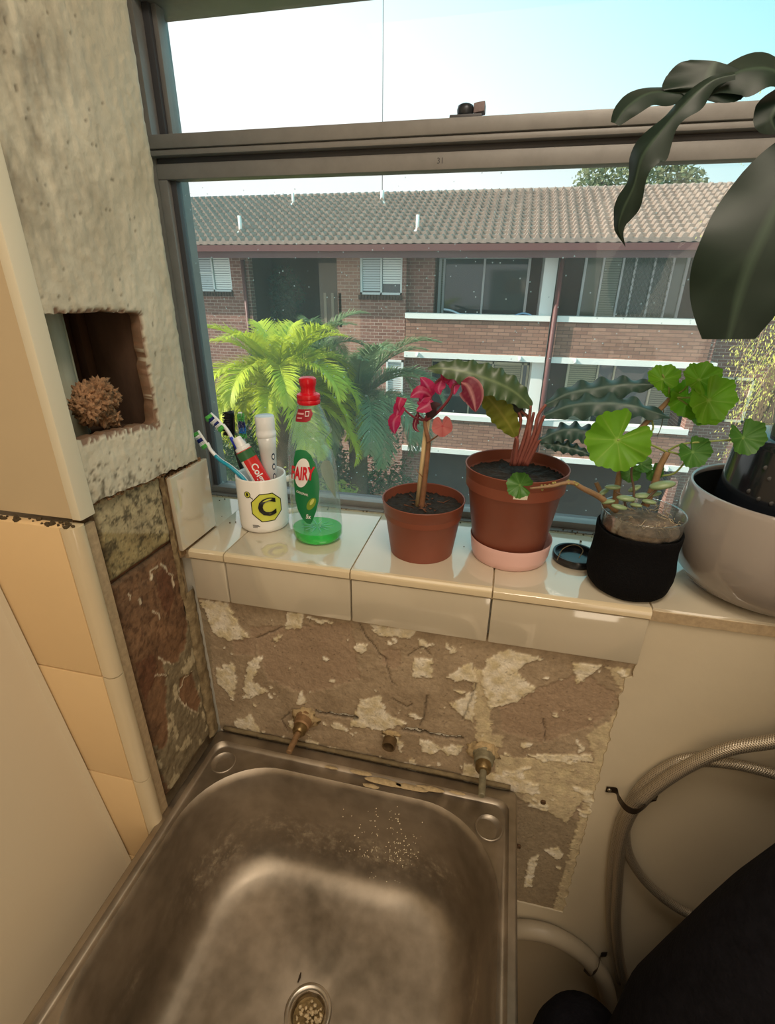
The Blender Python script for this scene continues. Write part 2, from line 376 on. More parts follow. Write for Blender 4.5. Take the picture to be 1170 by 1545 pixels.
for j in range(nz + 1):
    for i in range(nx + 1):
        x = x0 + (x1 - x0) * i / nx; z = z0 + (z1 - z0) * j / nz
        jx = x + 0.0045 * N(x * 110, z * 110, 1) + 0.002 * N(x * 330, z * 330, 2); jz = z + 0.0045 * N(x * 110, z * 110, 7) + 0.002 * N(x * 330, z * 330, 9)
        f = FBM(x * 14, z * 14, 4); f2 = FBM(x * 55, z * 55, 1)
        c = mixc(cT1, cT2, 0.5 + 0.7 * f + 0.25 * f2); y = WY - 0.002 - 0.0010 * f - 0.0007 * f2
        if inany(jx, jz, PK, BP): c = mixc(c, cPK, 0.7); y += 0.0012
        if inany(jx, jz, GR, BG): c = mixc(c, cG, 0.75)
        wht = inany(jx, jz, WH, BW)
        if inany(jx, jz, CR, BC): c = mixc(cC, cT1, 0.35 + 0.5 * f2); y -= 0.0012
        # old paint flakes scattered, more towards the tub
        fl = FBM(x * 28 + 5, z * 34, 11)
        if fl > 0.72 - 0.34 * max(0, (1.02 - z) / 0.12) * (1 if z > 0.86 else 0): wht = True
        if wht: c = mixc(cW, cC, 0.5 + 0.9 * f2); y -= 0.0020
        for p in CK:
            d = segdist(x + 0.004 * N(x * 45, z * 45, 5) + 0.0012 * N(x * 170, z * 170, 3), z + 0.004 * N(x * 45, z * 45, 15), p)
            if d < 0.0017: c = mixc(cD, c, 0.25 + d / 0.0024); y += 0.0018
        for p in GP:
            d = segdist(jx, jz, p)
            if d < 0.005: c = mixc(cD, c, (d / 0.005) ** 2); y += 0.006 * (1 - d / 0.005)
        sp = N(x * 420, z * 420, 3)
        if sp > 0.62: c = mixc(c, cD, 0.5)
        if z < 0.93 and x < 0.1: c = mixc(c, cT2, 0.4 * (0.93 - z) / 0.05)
        mb.vert((x, y, z), c)
for j in range(nz):
    for i in range(nx):
        a = j * (nx + 1) + i; mb.face(a, a + 1, a + nx + 2, a + nx + 1)
mb.build('bare_plaster', MATS['vertex_rough'], wall, True)

# sill: top tiles, apron tiles and the grout beds
mb = MB(); mb.box((-0.60, 0.5915, 1.262), (1.3, 0.80, 1.2765)); mb.build('grout_bed', MATS['grout'], wall, False)
joints = [-0.447, -0.387, -0.187, 0.014, 0.2145, 0.415, 0.615, 0.9]
for k, (a, b) in enumerate(zip(joints, joints[1:])):
    g = 0.0010; t = MB(); yb = 0.786; lift = 0.0004 * (k % 3); a2 = -0.60 if k == 0 else a
    fy = 0.5865 if k < 4 else 0.5935
    pts = [(fy + 0.006, SILL + lift), (fy + 0.002, SILL - 0.0014 + lift), (fy, SILL - 0.005), (fy, SILL - 0.013), (fy + 0.006, SILL - 0.015)]
    xs = [a + g, a + g + 0.001, b - g - 0.001, b - g]
    if k == 0:   # first tile runs behind the side tile, cut around it
        t.box((a + g, 0.5935, SILL - 0.013), (b - g, yb, SILL + lift), 0.0012); t.box((-0.60, 0.672, SILL - 0.012), (a + g, yb, SILL - 0.0004))
    else: t.box((a + g, 0.5935, SILL - 0.013), (b - g, yb, SILL + lift), 0.0012)
    t.build('sill_tile', MATS['tile_glaze'], wall, True, auto=35)
    if k < 4:
        e_ = MB(); prof = [(0.596, SILL + lift), (0.590, SILL + lift - 0.0006), (0.5868, SILL - 0.003), (0.5862, SILL - 0.006), (0.5862, SILL - 0.0125), (0.5885, SILL - 0.0145), (0.596, SILL - 0.0145)]
        e_.rings([[V(xx, p[0], p[1]) for p in prof] for xx in (a + g, b - g)], True, True, True)
        e_.build('edge_tile', mat('tile_cream', hexc(212, 196, 164), 0.12, ior=1.8, var=0.03, vscale=8), wall, True, auto=35)
        t = MB(); t.box((a + g, APY, 1.1915), (b - g, 0.601, SILL - 0.0155), 0.0025); t.build('apron_tile', MATS['tile_glaze'], wall, True, auto=35)
# grime and crumbs along the back of the sill
mb = MB()
for k in range(150):
    x = random.uniform(-0.57, 0.5); y = random.uniform(0.788, 0.799) if k < 90 else random.uniform(0.68, 0.785); r = random.uniform(0.0006, 0.0019)
    if y < 0.78 and not (x < -0.42 or x > 0.09 or -0.17 < x < -0.02): continue
    mb.blob((x, y, 1.2805 + r * .4), r, 1, 0.4, 3, k)
mb.build('dirt_crumbs', mat('dirt', hexc(88, 72, 52), 0.95), wall, False, 'stuff')

# ------------------------------------------------------------------ left pier: painted render with the broken hole, bare brick, tiles
pier = sroot('wall_left')
side = lambda px, py: (lambda q: (q.y, q.z))(PX(px, py, LX))
hole = [side(*p) for p in ((62,473),(120,472),(150,470),(180,471),(214,476),(220,520),(228,575),(238,640),(222,640),(196,646),(160,655),(125,663),(112,668),(92,600),(72,520))]
hb = bbox(hole)
cP1 = hexc(206, 200, 180); cP2 = hexc(176, 168, 146); cM = hexc(92, 82, 64); cBR = hexc(112, 74, 50)
st = 0.0028; ya, yb, za, zb = 0.4345, 0.6525, 1.395, 2.45
ny = int((yb - ya) / st); bm = bmesh.new(); lay = bm.verts.layers.float_color.new('Col'); rows = []
zl = []; z = za
while z < zb: zl.append(z); z += st if z < 2.05 else 0.02
zl.append(zb)
for z in zl:
    r = []
    for i in range(ny + 1):
        y = ya + (yb - ya) * i / ny
        t1 = FBM(y * 60, z * 26, 2); t2 = FBM(y * 190, z * 110, 5)
        x = LX - 0.0015 + 0.0013 * t1 + 0.0008 * t2 - 0.0030 * math.exp(-((y - 0.6525) / 0.004) ** 2)
        mo = FBM(y * 11, z * 8, 9); c = mixc(cP1, cP2, 0.35 + 0.6 * mo)
        # grime on the upper outer part and pits
        up = max(0, min(1, (z - 1.60) / 0.15)) * max(0, min(1, (0.60 - y) / 0.12))
        c = mixc(c, hexc(120, 110, 92), up * max(0, 0.28 + 0.55 * noise.fractal(Vector((y * 40, z * 16, 21)), 0.5, 2.1, 6)))
        if N(y * 330, z * 170, 31) > 0.60 and y < 0.6: c = mixc(c, cM, 0.65); x -= 0.0008
        # mould on the lower edge
        lowd = (z - (1.421 - 0.07 * (y - 0.438)))
        if lowd < 0.045 and y < 0.60:
            k = 0.9 * noise.fractal(Vector((y * 80, z * 80, 8)), 0.3, 2.2, 6) + 0.12 - lowd * 14 + (0.52 - y) * 2.6
            if k > 0.0: c = mixc(c, cM, min(0.85, k * 1.3))
        d = segdist(y, z, hole + hole[:1])
        if d < 0.007 and not (y < 0.445):
            q = FBM(y * 160, z * 160, 12)
            bt = 0.010 if z < 1.50 else 0.0045
            if d < bt * (0.6 + q): c = mixc(cBR, c, 0.15); x -= 0.003 * (1 - d / 0.01)
        v = bm.verts.new((x, y, z)); v[lay] = tuple(c[:3]) + (1,); r.append(v)
    rows.append(r)
for a, b in zip(rows, rows[1:]):
    for i in range(ny):
        y = (a[i].co.y + a[i + 1].co.y) / 2; z = (a[i].co.z + b[i].co.z) / 2
        jy = y + 0.0022 * N(y * 110, z * 110, 3); jz = z + 0.0028 * N(y * 90, z * 90, 6)
        if hb[0] - .01 < y < hb[1] + .01 and hb[2] - .01 < z < hb[3] + .01 and inside(jy if y > 0.45 else y, jz, hole): continue
        if jz < 1.420 - 0.07 * (y - 0.438) + 0.003 * N(y * 240, 0): continue
        # crack above the hole's outer corner
        if y < 0.4375 + 0.0006 and 1.612 < z < 1.650: continue
        bm.faces.new((a[i], a[i + 1], b[i + 1], b[i]))
bmesh.ops.delete(bm, geom=[v for v in bm.verts if not v.link_faces], context='VERTS')
for it in range(3):
    nw_ = {}
    for v in bm.verts:
        nb = [e_.other_vert(v) for e_ in v.link_edges if e_.is_boundary]
        if len(nb) == 2: nw_[v] = v.co * .4 + (nb[0].co + nb[1].co) * .3
    for v, co in nw_.items():
        if v.co.z < 2.4 and v.co.y < 0.651 and v.co.y > 0.4352: v.co = co
be = [e_ for e_ in bm.edges if e_.is_boundary]
ex = bmesh.ops.extrude_edge_only(bm, edges=be)
for v in [g for g in ex['geom'] if isinstance(g, bmesh.types.BMVert)]:
    v.co.x -= 0.013; v[lay] = tuple(mixc(cBR, cM, 0.5 + 0.5 * N(v.co.y * 200, v.co.z * 200))[:3]) + (1,)
bmesh.ops.recalc_face_normals(bm, faces=bm.faces)
me = bpy.data.meshes.new('painted_render'); bm.to_mesh(me); bm.free(); me.polygons.foreach_set('use_smooth', [True] * len(me.polygons)); me.set_sharp_from_angle(angle=math.radians(50))
me.materials.append(MATS['vertex_paint']); o = bpy.data.objects.new('painted_render', me); COL.objects.link(o); o.parent = pier
# corner bead (smooth strip) and the painted face that looks at the room
mb = MB(); mb.box((LX - 0.012, FRONTY - 0.0005, 1.408), (LX + 0.0005, 0.4365, 2.45), 0.002); mb.build('corner_bead', mat('bead_paint', hexc(222, 216, 194), 0.45), pier, True, auto=40)
mb = MB(); mb.box((-1.3, FRONTY, 1.4095), (LX - 0.0105, FRONTY + 0.02, 2.45)); mb.build('painted_face', mat('beige_paint', hexc(196, 178, 146), 0.6, var=0.03, vscale=5), pier, False)
# core behind everything
mb = MB(); mb.box((-1.3, 0.435, 0), (LX - 0.025, 0.668, 1.395)); mb.build('core', MATS['grout'], pier, False)
mb = MB(); mb.box((-1.3, 0.668, 0), (-0.60, 0.80, 1.395)); mb.build('core', MATS['white_paint'], pier, False)
mb = MB(); mb.box((-1.3, 0.652, 1.395), (-0.60, 0.80, 2.45)); mb.build('core', MATS['white_paint'], pier, False)
mb = MB(); mb.box((-0.60, 0.640, 1.67), (LX - 0.012, 0.6515, 2.45)); mb.box((-0.60, 0.640, 1.395), (LX - 0.012, 0.6515, 1.67)); mb.build('core', MATS['white_paint'], pier, False)
# cavity lining: timber and brick in the dark
cav = MB(); cav.box((-0.585, 0.428, 1.45), (-0.575, 0.64, 1.70)); cav.build('cavity_back', mat('dark_timber', hexc(74, 54, 40), 0.9, var=0.3, vscale=25, stretch=(1, 3, 0.4), bump=0.5, bscale=60), pier, False)
for (a, b) in (((-0.575, 0.580, 1.44), (-0.462, 0.640, 1.72)), ((-0.575, 0.4365, 1.44), (-0.462, 0.640, 1.474)), ((-0.575, 0.4365, 1.640), (-0.462, 0.640, 1.72))):
    cav = MB(); cav.box(a, b, 0.002); cav.build('cavity_side', MATS['dark_timber'], pier, True, auto=40)
for k, (a, b) in enumerate(((0.532, 0.543), (0.546, 0.560), (0.563, 0.578))):
    cav = MB(); cav.box((-0.574, a, 1.475), (-0.545 + 0.008 * k, b, 1.64), 0.003); cav.build('timber_batten', MATS['dark_timber'], pier, True, auto=40)

# bare brickwork under the render
def brickface(name, y0, y1, zlo0, zlo1, zhi0, zhi1, colf, xb, seed, amp=0.0014, st=0.0022):
    mb = MB(); n = max(3, int((y1 - y0) / st)); m_ = max(3, int(((zhi0 + zhi1) / 2 - (zlo0 + zlo1) / 2) / st)); 
    for j in range(m_ + 1):
        for i in range(n + 1):
            u = i / n; v = j / m_; y = y0 + (y1 - y0) * u; lo = zlo0 + (zlo1 - zlo0) * u; hi = zhi0 + (zhi1 - zhi0) * u; z = lo + (hi - lo) * v
            ed = min(u, 1 - u, 1) * (y1 - y0); ez = min(v, 1 - v) * (hi - lo); d = min(ed, ez)
            c, dx = colf(y, z, d)
            x = xb + dx + amp * FBM(y * 45, z * 45, seed) - 0.005 * math.exp(-(d / 0.0022) ** 2)
            mb.vert((x, y, z), c)
    for j in range(m_):
        for i in range(n): a = j * (n + 1) + i; mb.face(a, a + 1, a + n + 2, a + n + 1)
    # body behind the face
    nn = len(mb.v); mb.box((xb - 0.03, y0, min(zlo0, zlo1)), (xb - 0.006, y1, max(zhi0, zhi1)))
    for k in range(nn, len(mb.v)): mb.c[k] = cBR
    return mb.build(name, MATS['vertex_rough'], pier, True, auto=50)
cY1 = hexc(172, 156, 112); cY2 = hexc(120, 104, 70); cMo = hexc(52, 44, 30); cTe1 = hexc(134, 102, 74); cTe2 = hexc(96, 70, 50); cGm = hexc(140, 128, 102)
def col_top(y, z, d):
    f = FBM(y * 30, z * 30, 3); c = mixc(cY1, cY2, 0.4 + 0.6 * f); k = 0.8 * noise.fractal(Vector((y * 70, z * 70, 6)), 0.35, 2.2, 6) + 0.35 * FBM(y * 22, z * 22, 2)
    if z > 1.375 - 0.5 * (y - 0.45): c = mixc(c, hexc(186, 176, 148), 0.5)
    if k > 0.0: c = mixc(c, cMo, min(0.8, k * 1.5))
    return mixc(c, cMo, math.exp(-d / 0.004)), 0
l7 = lambda pts: [(lambda q: (q.y, q.z))(PX(90 + a / 2.808, 700 + b / 2.808, LX - 0.010)) for a, b in pts]
MORT = l7([(545,600),(540,760),(500,840),(440,840),(455,950),(450,1010),(465,1150),(450,1210),(400,1200),(440,1330),(480,1400),(650,1150),(610,900)])
RED2 = l7([(510,910),(560,880),(600,1000),(585,1060),(540,1030),(505,985)])
DRKT = l7([(410,470),(470,440),(490,560),(470,650),(430,600)]); DRK2 = l7([(330,850),(410,800),(415,900),(370,1010),(340,930)])
SCR = [l7(p) for p in ([(400,628),(425,640),(432,652)], [(338,580),(350,585)], [(405,895),(450,897)], [(425,830),(470,845)], [(298,550),(302,575)], [(420,435),(390,460),(400,480)], [(430,425),(480,470),(490,530)], [(560,880),(505,950),(510,1000),(580,1055)])]
def col_low(y, z, d):
    jy = y + 0.004 * N(y * 120, z * 120, 1); jz = z + 0.006 * N(y * 90, z * 90, 5)
    f = FBM(y * 24, z * 18, 7); f2 = FBM(y * 120, z * 90, 3); c = mixc(cTe1, cTe2, 0.45 + 0.6 * f + 0.25 * f2); dx = 0
    if inside(jy, jz, DRKT) or inside(jy, jz, DRK2): c = mixc(hexc(98, 62, 42), c, 0.25)
    if z > 1.13 and f2 > 0.25: c = mixc(c, hexc(70, 48, 32), 0.5)
    if inside(jy, jz, MORT) and not inside(jy, jz, RED2):
        c = mixc(cGm, hexc(104, 92, 70), 0.45 + 0.6 * f2); dx = 0.002
        if FBM(y * 50, z * 30, 14) > 0.28: c = mixc(c, hexc(196, 184, 152), 0.7)
    for s_ in SCR:
        if segdist(jy, jz, s_) < 0.0014: c = mixc(hexc(214, 202, 176), c, 0.2); dx += 0.001
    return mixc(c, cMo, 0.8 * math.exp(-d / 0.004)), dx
zj0 = side(166.6, 894)[1]; zj1 = side(262.7, 824.6)[1]
brickface('brick', 0.4435, 0.569, zj0 + 0.002, zj1 + 0.002, 1.424, 1.412, col_top, LX - 0.011, 1)
brickface('brick', 0.4435, 0.574, 0.905, 0.905, zj0 - 0.002, zj1 - 0.002, col_low, LX - 0.012, 4, 0.002)
def strip(name, y0, y1, z0_, z1_, x, c1, c2, wob=0.002, seed=0):
    mb = MB(); n = int((z1_ - z0_) / 0.004)
    for k in range(n + 1):
        z = z0_ + (z1_ - z0_) * k / n
        for u in range(5):
            y = y0 + (y1 - y0) * u / 4 + (wob * N(z * 70, seed + u) if u in (0, 4) else 0)
            mb.vert((x + 0.002 * N(z * 90, u * 0.8, seed) - (0.004 if u in (0, 4) else 0), y, z), mixc(c1, c2, 0.5 + FBM(z * 40, u * 1.1, seed)))
    for k in range(n):
        for u in range(4): a = k * 5 + u; mb.face(a, a + 1, a + 6, a + 5)
    return mb.build(name, MATS['vertex_rough'], pier, True)
strip('mortar_edge', 0.418, 0.4455, 0.897, 1.412, LX - 0.010, hexc(108, 78, 44), hexc(54, 38, 24), 0.003, 2)
strip('mortar_edge', 0.567, 0.5775, 1.20, 1.404, LX - 0.008, hexc(150, 132, 98), hexc(84, 66, 44), 0.002, 9)
strip('mortar_edge', 0.571, 0.600, 0.895, 1.205, LX - 0.0085, hexc(156, 140, 108), hexc(110, 94, 68), 0.002, 5)
# side tile standing on the sill, on its bed
mb = MB(); mb.box((LX - 0.007, 0.5755, 1.2835), (LX, 0.670, 1.4005), 0.0015); mb.build('side_tile', MATS['tile_glaze'], pier, True, auto=35)
mb = MB(); mb.box((LX - 0.026, 0.5775, 1.27), (LX - 0.0072, 0.668, 1.3985)); mb.build('tile_bed', mat('adhesive', hexc(150, 122, 88), 0.95, var=0.35, vscale=90, bump=0.8, bscale=200), pier, False)
# tiles of the face that looks at the room, with a half round edge tile column
for (a, b) in ((1.1905, 1.4035), (0.997, 1.1885), (0.806, 0.995), (0.60, 0.804), (0.40, 0.598)):
    t = MB(); t.box((-0.75, 0.402, a), (LX - 0.0195, 0.416, b), 0.0018); t.build('face_tile', mat('tile_warm', hexc(222, 192, 146), 0.22, var=0.02, vscale=8), pier, True, auto=35)
    t = MB(); prof = [(LX - 0.0185, 0.4025), (LX - 0.009, 0.4010), (LX - 0.003, 0.4030), (LX + 0.0008, 0.4075), (LX + 0.0015, 0.414), (LX - 0.001, 0.4185), (LX - 0.0185, 0.4185)]
    t.rings([[V(p[0], p[1], zz) for p in prof] for zz in (a, a + 0.001, b - 0.001, b)], True, True, True); t.build('edge_tile', MATS['tile_cream'], pier, True, auto=50)
mb = MB(); mb.box((-1.3, 0.405, 0), (LX - 0.004, 0.436, 1.398)); mb.build('tile_bed', MATS['grout'], pier, False)
mb = MB()
for k in range(90):
    x = random.uniform(-0.75, LX - 0.004); r = random.uniform(0.001, 0.0035); mb.blob((x, random.uniform(0.4035, 0.414), 1.4035 + r * .3), r, 1, 0.5, 3, k)
mb.build('mould_crumbs', mat('mould', hexc(70, 58, 38), 0.95), pier, False, 'stuff')
mb = MB()
for k in range(220):
    y = random.uniform(0.445, 0.67); r = random.uniform(0.0008, 0.0028)
    if y > 0.575: x = LX - random.uniform(0.003, 0.024); z = 1.3995 + r * .3
    else: x = LX - random.uniform(0.004, 0.011); z = 1.419 - 0.07 * (y - .438) + random.uniform(-0.004, 0.002)
    mb.blob((x, y, z), r, 1, 0.5, 3, k)
mb.build('plaster_crumbs', mat('crumbs', hexc(126, 98, 70), 0.95), pier, False, 'stuff')
# nearer plain wall on the far left: its corner leans a little
p0 = PY(0, 908, 0.40); p1 = PY(175, 1268, 0.40); dv = (p1 - p0) / (p1.z - p0.z)
a = p0 + dv * (2.45 - p0.z); b = p0 + dv * (0.0 - p0.z)
mb = MB(); bot = V(b.x, b.y, 0.0); top = V(a.x, a.y, 2.45)
n = 8
rr_ = []
for q in (bot, top):
    rr_.append([q + V(0.012, 0.0, 0), q + V(0.003, -0.003, 0), q + V(0, -0.012, 0), q + V(0.0, -1.0, 0), q + V(-0.0, -2.12, 0), q + V(-0.3, -2.12, 0), q + V(-0.3, 0, 0)])
mb.rings(rr_, True, True, True)
struct(mb.build('wall_side', mat('side_paint', hexc(206, 192, 166), 0.65, var=0.02, vscale=4, bump=0.1, bscale=60), None, True, auto=50))

# things inside the hole
t = thing('drain_pipe', (-0.527, 0.500, 1.475), 'grey green plastic pipe standing inside the broken hole in the wall', 'pipe')
mb = MB(); mb.tube([(-0.527, 0.500, 1.476), (-0.527, 0.500, 1.639)], 0.0270, 28); mb.build('pipe_wall', mat('pvc_old', hexc(196, 198, 178), 0.5, var=0.18, vscale=14, stretch=(2, 2, 0.4)), t, True, auto=40)
mb = MB(); mb.tube([(-0.512, 0.5232, 1.476), (-0.512, 0.5232, 1.638)], 0.002, 6); mb.build('pipe_seam', MATS['pvc_old'], t)
t = thing('rubble_lump', (-0.475, 0.478, 1.474), 'crumbly brown lump of old mortar sitting in the wall hole before the pipe', 'rubble')
mb = MB(); c = PX(146, 602, -0.473)
for k, (px, py, r) in enumerate(((128,595,.016),(150,588,.017),(165,600,.015),(135,620,.018),(155,625,.017),(120,612,.012),(170,632,.012),(145,605,.020))):
    q = PX(px, py, -0.474 + 0.004 * (k % 2)); mb.blob(q, r * 0.82, 4, 0.75, 4.2, k * 3.1, (0.8, 1, 1))
lump = mb.build('lump_body', mat('rubble', hexc(146, 112, 82), 0.95, var=0.55, vscale=170, bump=1.0, bscale=260), t)
mb = MB(); random.seed(3)
for k in range(12):
    q = PX(random.uniform(120, 178), random.uniform(640, 655), -0.470); mb.blob((q.x, q.y, 1.4775), random.uniform(0.003, 0.007), 2, 0.6, 3, k)
mb.build('crumbs', MATS['rubble'], t, True, 'stuff')

# ------------------------------------------------------------------ window
AL = MATS['aluminium_dull']; AD = MATS['aluminium_dark']
thin_clear('window_glass', (0.98, 0.99, 0.99), 0.035, 0.008)
thin_clear('window_glass_dusty', (0.94, 0.95, 0.945), 0.035, 0.045, speck=0.5)
win = sroot('window_1')
def wbox(name, a, b, m, bev=0.0015, par=win): mb = MB(); mb.box(a, b, bev); return mb.build(name, m, par, True, auto=35)
XR = 1.2
# outer frame
wbox('window_jamb', (-0.60, 0.800, 1.262), (-0.583, 0.895, 2.06), AL)
wbox('window_jamb', (-0.583, 0.822, 1.262), (-0.568, 0.895, 2.06), AD)
wbox('window_jamb', (-0.568, 0.812, 1.262), (-0.553, 0.895, 2.06), AL)
wbox('window_head', (-0.60, 0.812, 2.012), (XR, 0.895, 2.06), AL)
wbox('window_sill_track', (-0.60, 0.801, 1.255), (XR, 0.822, 1.2785), AL, 0.003)
wbox('window_sill_track', (-0.60, 0.822, 1.255), (XR, 0.895, 1.270), AD)
# upper light: stile and glazing bead, pane
wbox('upper_stile', (-0.553, 0.832, 1.858), (-0.542, 0.860, 2.012), AD)
wbox('upper_stile', (-0.542, 0.838, 1.858), (-0.534, 0.858, 2.012), AL)
# transom
wbox('transom', (-0.60, 0.797, 1.8335), (XR, 0.870, 1.8515), AL, 0.003)
wbox('transom', (-0.60, 0.800, 1.8255), (XR, 0.865, 1.8330), AL, 0.002)
wbox('transom', (-0.60, 0.815, 1.8175), (XR, 0.865, 1.8255), AD)
# lower sash
sash = sroot('lower_sash'); sash.parent = win; del sash['kind']
wbox('sash_top_rail', (-0.553, 0.810, 1.797), (XR, 0.836, 1.8175), AL, 0.002, sash)
wbox('sash_stile', (-0.553, 0.810, 1.279), (-0.538, 0.836, 1.797), AL, 0.002, sash)
wbox('sash_stile', (-0.538, 0.819, 1.279), (-0.5285, 0.834, 1.797), AD, 0.001, sash)
wbox('sash_bottom_rail', (-0.553, 0.812, 1.2785), (XR, 0.836, 1.2905), AL, 0.002, sash)
wbox('sash_stile', (1.10, 0.810, 1.2905), (1.20, 0.836, 1.797), AL, 0.002, sash)
mb = MB(); mb.box((-0.530, 0.827, 1.289), (1.10, 0.828, 1.799)); mb.build('pane', MATS['window_glass_dusty'], sash, False)
mb = MB(); mb.box((-0.536, 0.848, 1.850), (1.19, 0.849, 2.014)); mb.build('pane', MATS['window_glass'], win, False)
mb = text_on('31', 0.010, lambda u, v: V(PY(665, 238, 0.8095).x + u, 0.8095, 1.807 + v)); mb.build('pencil_mark', AD, win, False)
# catch on the transom
q = PY(705, 172, 0.825); lx = q.x
t = thing('window_catch', (lx, 0.825, 1.8515), 'dark metal catch with a round knob on the window transom', 'latch')
mb = MB(); mb.box((lx - 0.021, 0.806, 1.8513), (lx + 0.021, 0.850, 1.8565), 0.0015); mb.build('base_plate', AD, t, True, auto=35)
mb = MB(); mb.lathe([(0.0, 0), (0.0085, 0), (0.0105, 0.003), (0.0112, 0.008), (0.010, 0.0125), (0.006, 0.0145), (0, 0.0147)], (lx - 0.002, 0.822, 1.8562), 28); mb.build('knob', mat('catch_dark', hexc(62, 66, 72), 0.35, metal=0.5), t)
mb = MB(); mb.box((lx + 0.009, 0.815, 1.8590), (lx + 0.0235, 0.836, 1.8700), 0.0015)
for p in mb.v: p.z += (p.x - lx - 0.009) * 0.12
mb.build('lever', mat('catch_lever', hexc(130, 116, 118), 0.6, var=0.15, vscale=300), t, True, auto=35)

# ------------------------------------------------------------------ tub
tub = thing('laundry_tub', (-0.18, 0.34, 0.72), 'stained stainless steel tub below the window with rounded bowl', 'sink')
def rr(cx, cy, hx, hy, r, z, nc=12):
    out = []
    for (sx, sy, a0) in ((1, 1, 0), (-1, 1, PI / 2), (-1, -1, PI), (1, -1, 3 * PI / 2)):
        for k in range(nc + 1):
            a = a0 + PI / 2 * k / nc; out.append(V(cx + sx * (hx - r) + r * math.cos(a), cy + sy * (hy - r) + r * math.sin(a), z))
    return out
TX0, TX1, TY0, TY1 = -0.4505, 0.089, 0.075, 0.5885
def rect(x0, x1, y0, y1, r, z): return rr((x0 + x1) / 2, (y0 + y1) / 2, (x1 - x0) / 2, (y1 - y0) / 2, r, z)
bead = []
bead.append(rect(TX0 + 0.001, TX1, TY0, TY1, 0.006, RIM - 0.045)); bead.append(rect(TX0, TX1, TY0, TY1, 0.006, RIM - 0.004)); bead.append(rect(TX0 + 0.001, TX1 - 0.001, TY0 + .001, TY1 - .001, 0.006, RIM - 0.001)); bead.append(rect(TX0 + .004, TX1 - .004, TY0 + .004, TY1 - .004, 0.006, RIM))
i1 = 0.0125
bead.append(rect(TX0 + i1, TX1 - i1, TY0 + i1, TY1 - 0.022, 0.018, RIM + .0030)); bead.append(rect(TX0 + i1 + .003, TX1 - i1 - .003, TY0 + i1 + .003, TY1 - 0.025, 0.02, RIM - 0.005)); bead.append(rect(TX0 + i1 + .006, TX1 - i1 - .006, TY0 + i1 + .006, TY1 - 0.028, 0.022, RIM - 0.0055))
BX0, BX1, BY0, BY1 = -0.4235, 0.0640, 0.112, 0.5385; BR = 0.125
bead.append(rect(BX0 - .003, BX1 + .003, BY0 - .003, BY1 + .003, BR, RIM - 0.0028)); bead.append(rect(BX0, BX1, BY0, BY1, BR, RIM + 0.0004)); bead.append(rect(BX0 + .003, BX1 - .003, BY0 + .003, BY1 - .003, BR, RIM - 0.003)); bead.append(rect(BX0 + .006, BX1 - .006, BY0 + .006, BY1 - .006, BR, RIM - 0.010))
DEP = 0.205
for (ins, dz) in ((0.010, .06), (0.014, .11), (0.018, .150), (0.024, .172), (0.034, .188), (0.048, .197), (0.068, .2015)):
    bead.append(rect(BX0 + ins, BX1 - ins, BY0 + ins, BY1 - ins, BR - ins * 0.3, RIM - dz))
DX, DY = -0.1835, 0.325
last = bead[-1]
for k, s_ in enumerate((0.8, 0.6, 0.42)):
    bead.append([V(DX + (p.x - DX) * s_, DY + (p.y - DY) * s_, RIM - .2015 - 0.003 * (k + 1) / 3) for p in last])
nn = len(last)
bead.append([V(DX + 0.045 * (p.x - DX) / math.hypot(p.x - DX, p.y - DY), DY + 0.045 * (p.y - DY) / math.hypot(p.x - DX, p.y - DY), RIM - .2063) for p in last])
bead.append([V(DX + 0.026 * (p.x - DX) / math.hypot(p.x - DX, p.y - DY), DY + 0.026 * (p.y - DY) / math.hypot(p.x - DX, p.y - DY), RIM - .2085) for p in last])
bead.append([V(DX + 0.024 * (p.x - DX) / math.hypot(p.x - DX, p.y - DY), DY + 0.024 * (p.y - DY) / math.hypot(p.x - DX, p.y - DY), RIM - .225) for p in last])
# steel with scale, water marks and dull film
m = bpy.data.materials.new('stained_steel'); m.use_nodes = True; MATS['stained_steel'] = m; n = m.node_tree.nodes; l = m.node_tree.links; b = n['Principled BSDF']
b.inputs['Metallic'].default_value = 0.85
tcn = n.new('ShaderNodeTexCoord'); n1 = n.new('ShaderNodeTexNoise'); n1.inputs['Scale'].default_value = 7; n1.inputs['Detail'].default_value = 6; l.new(tcn.outputs['Object'], n1.inputs['Vector'])
n2 = n.new('ShaderNodeTexNoise'); n2.inputs['Scale'].default_value = 45; n2.inputs['Detail'].default_value = 6; l.new(tcn.outputs['Object'], n2.inputs['Vector'])
cr = n.new('ShaderNodeValToRGB'); cr.color_ramp.elements[0].position = 0.32; cr.color_ramp.elements[0].color = (0.22, 0.19, 0.15, 1); cr.color_ramp.elements[1].position = 0.68; cr.color_ramp.elements[1].color = (0.46, 0.39, 0.31, 1)
ma = n.new('ShaderNodeMix'); ma.data_type = 'FLOAT'; ma.inputs[0].default_value = 0.3; l.new(n1.outputs['Fac'], ma.inputs[2]); l.new(n2.outputs['Fac'], ma.inputs[3])
l.new(ma.outputs[0], cr.inputs[0])
sx_ = n.new('ShaderNodeSeparateXYZ'); l.new(tcn.outputs['Object'], sx_.inputs[0])
def mrng(src, a, b_, c_, d_):
    q_ = n.new('ShaderNodeMapRange'); q_.interpolation_type = 'SMOOTHSTEP'
    for i_, v_ in enumerate((a, b_, c_, d_)): q_.inputs[i_ + 1].default_value = v_
    l.new(src, q_.inputs[0]); return q_.outputs[0]
def mmul(a, b_): q_ = n.new('ShaderNodeMath'); q_.operation = 'MULTIPLY'; l.new(a, q_.inputs[0]); l.new(b_, q_.inputs[1]); return q_.outputs[0]
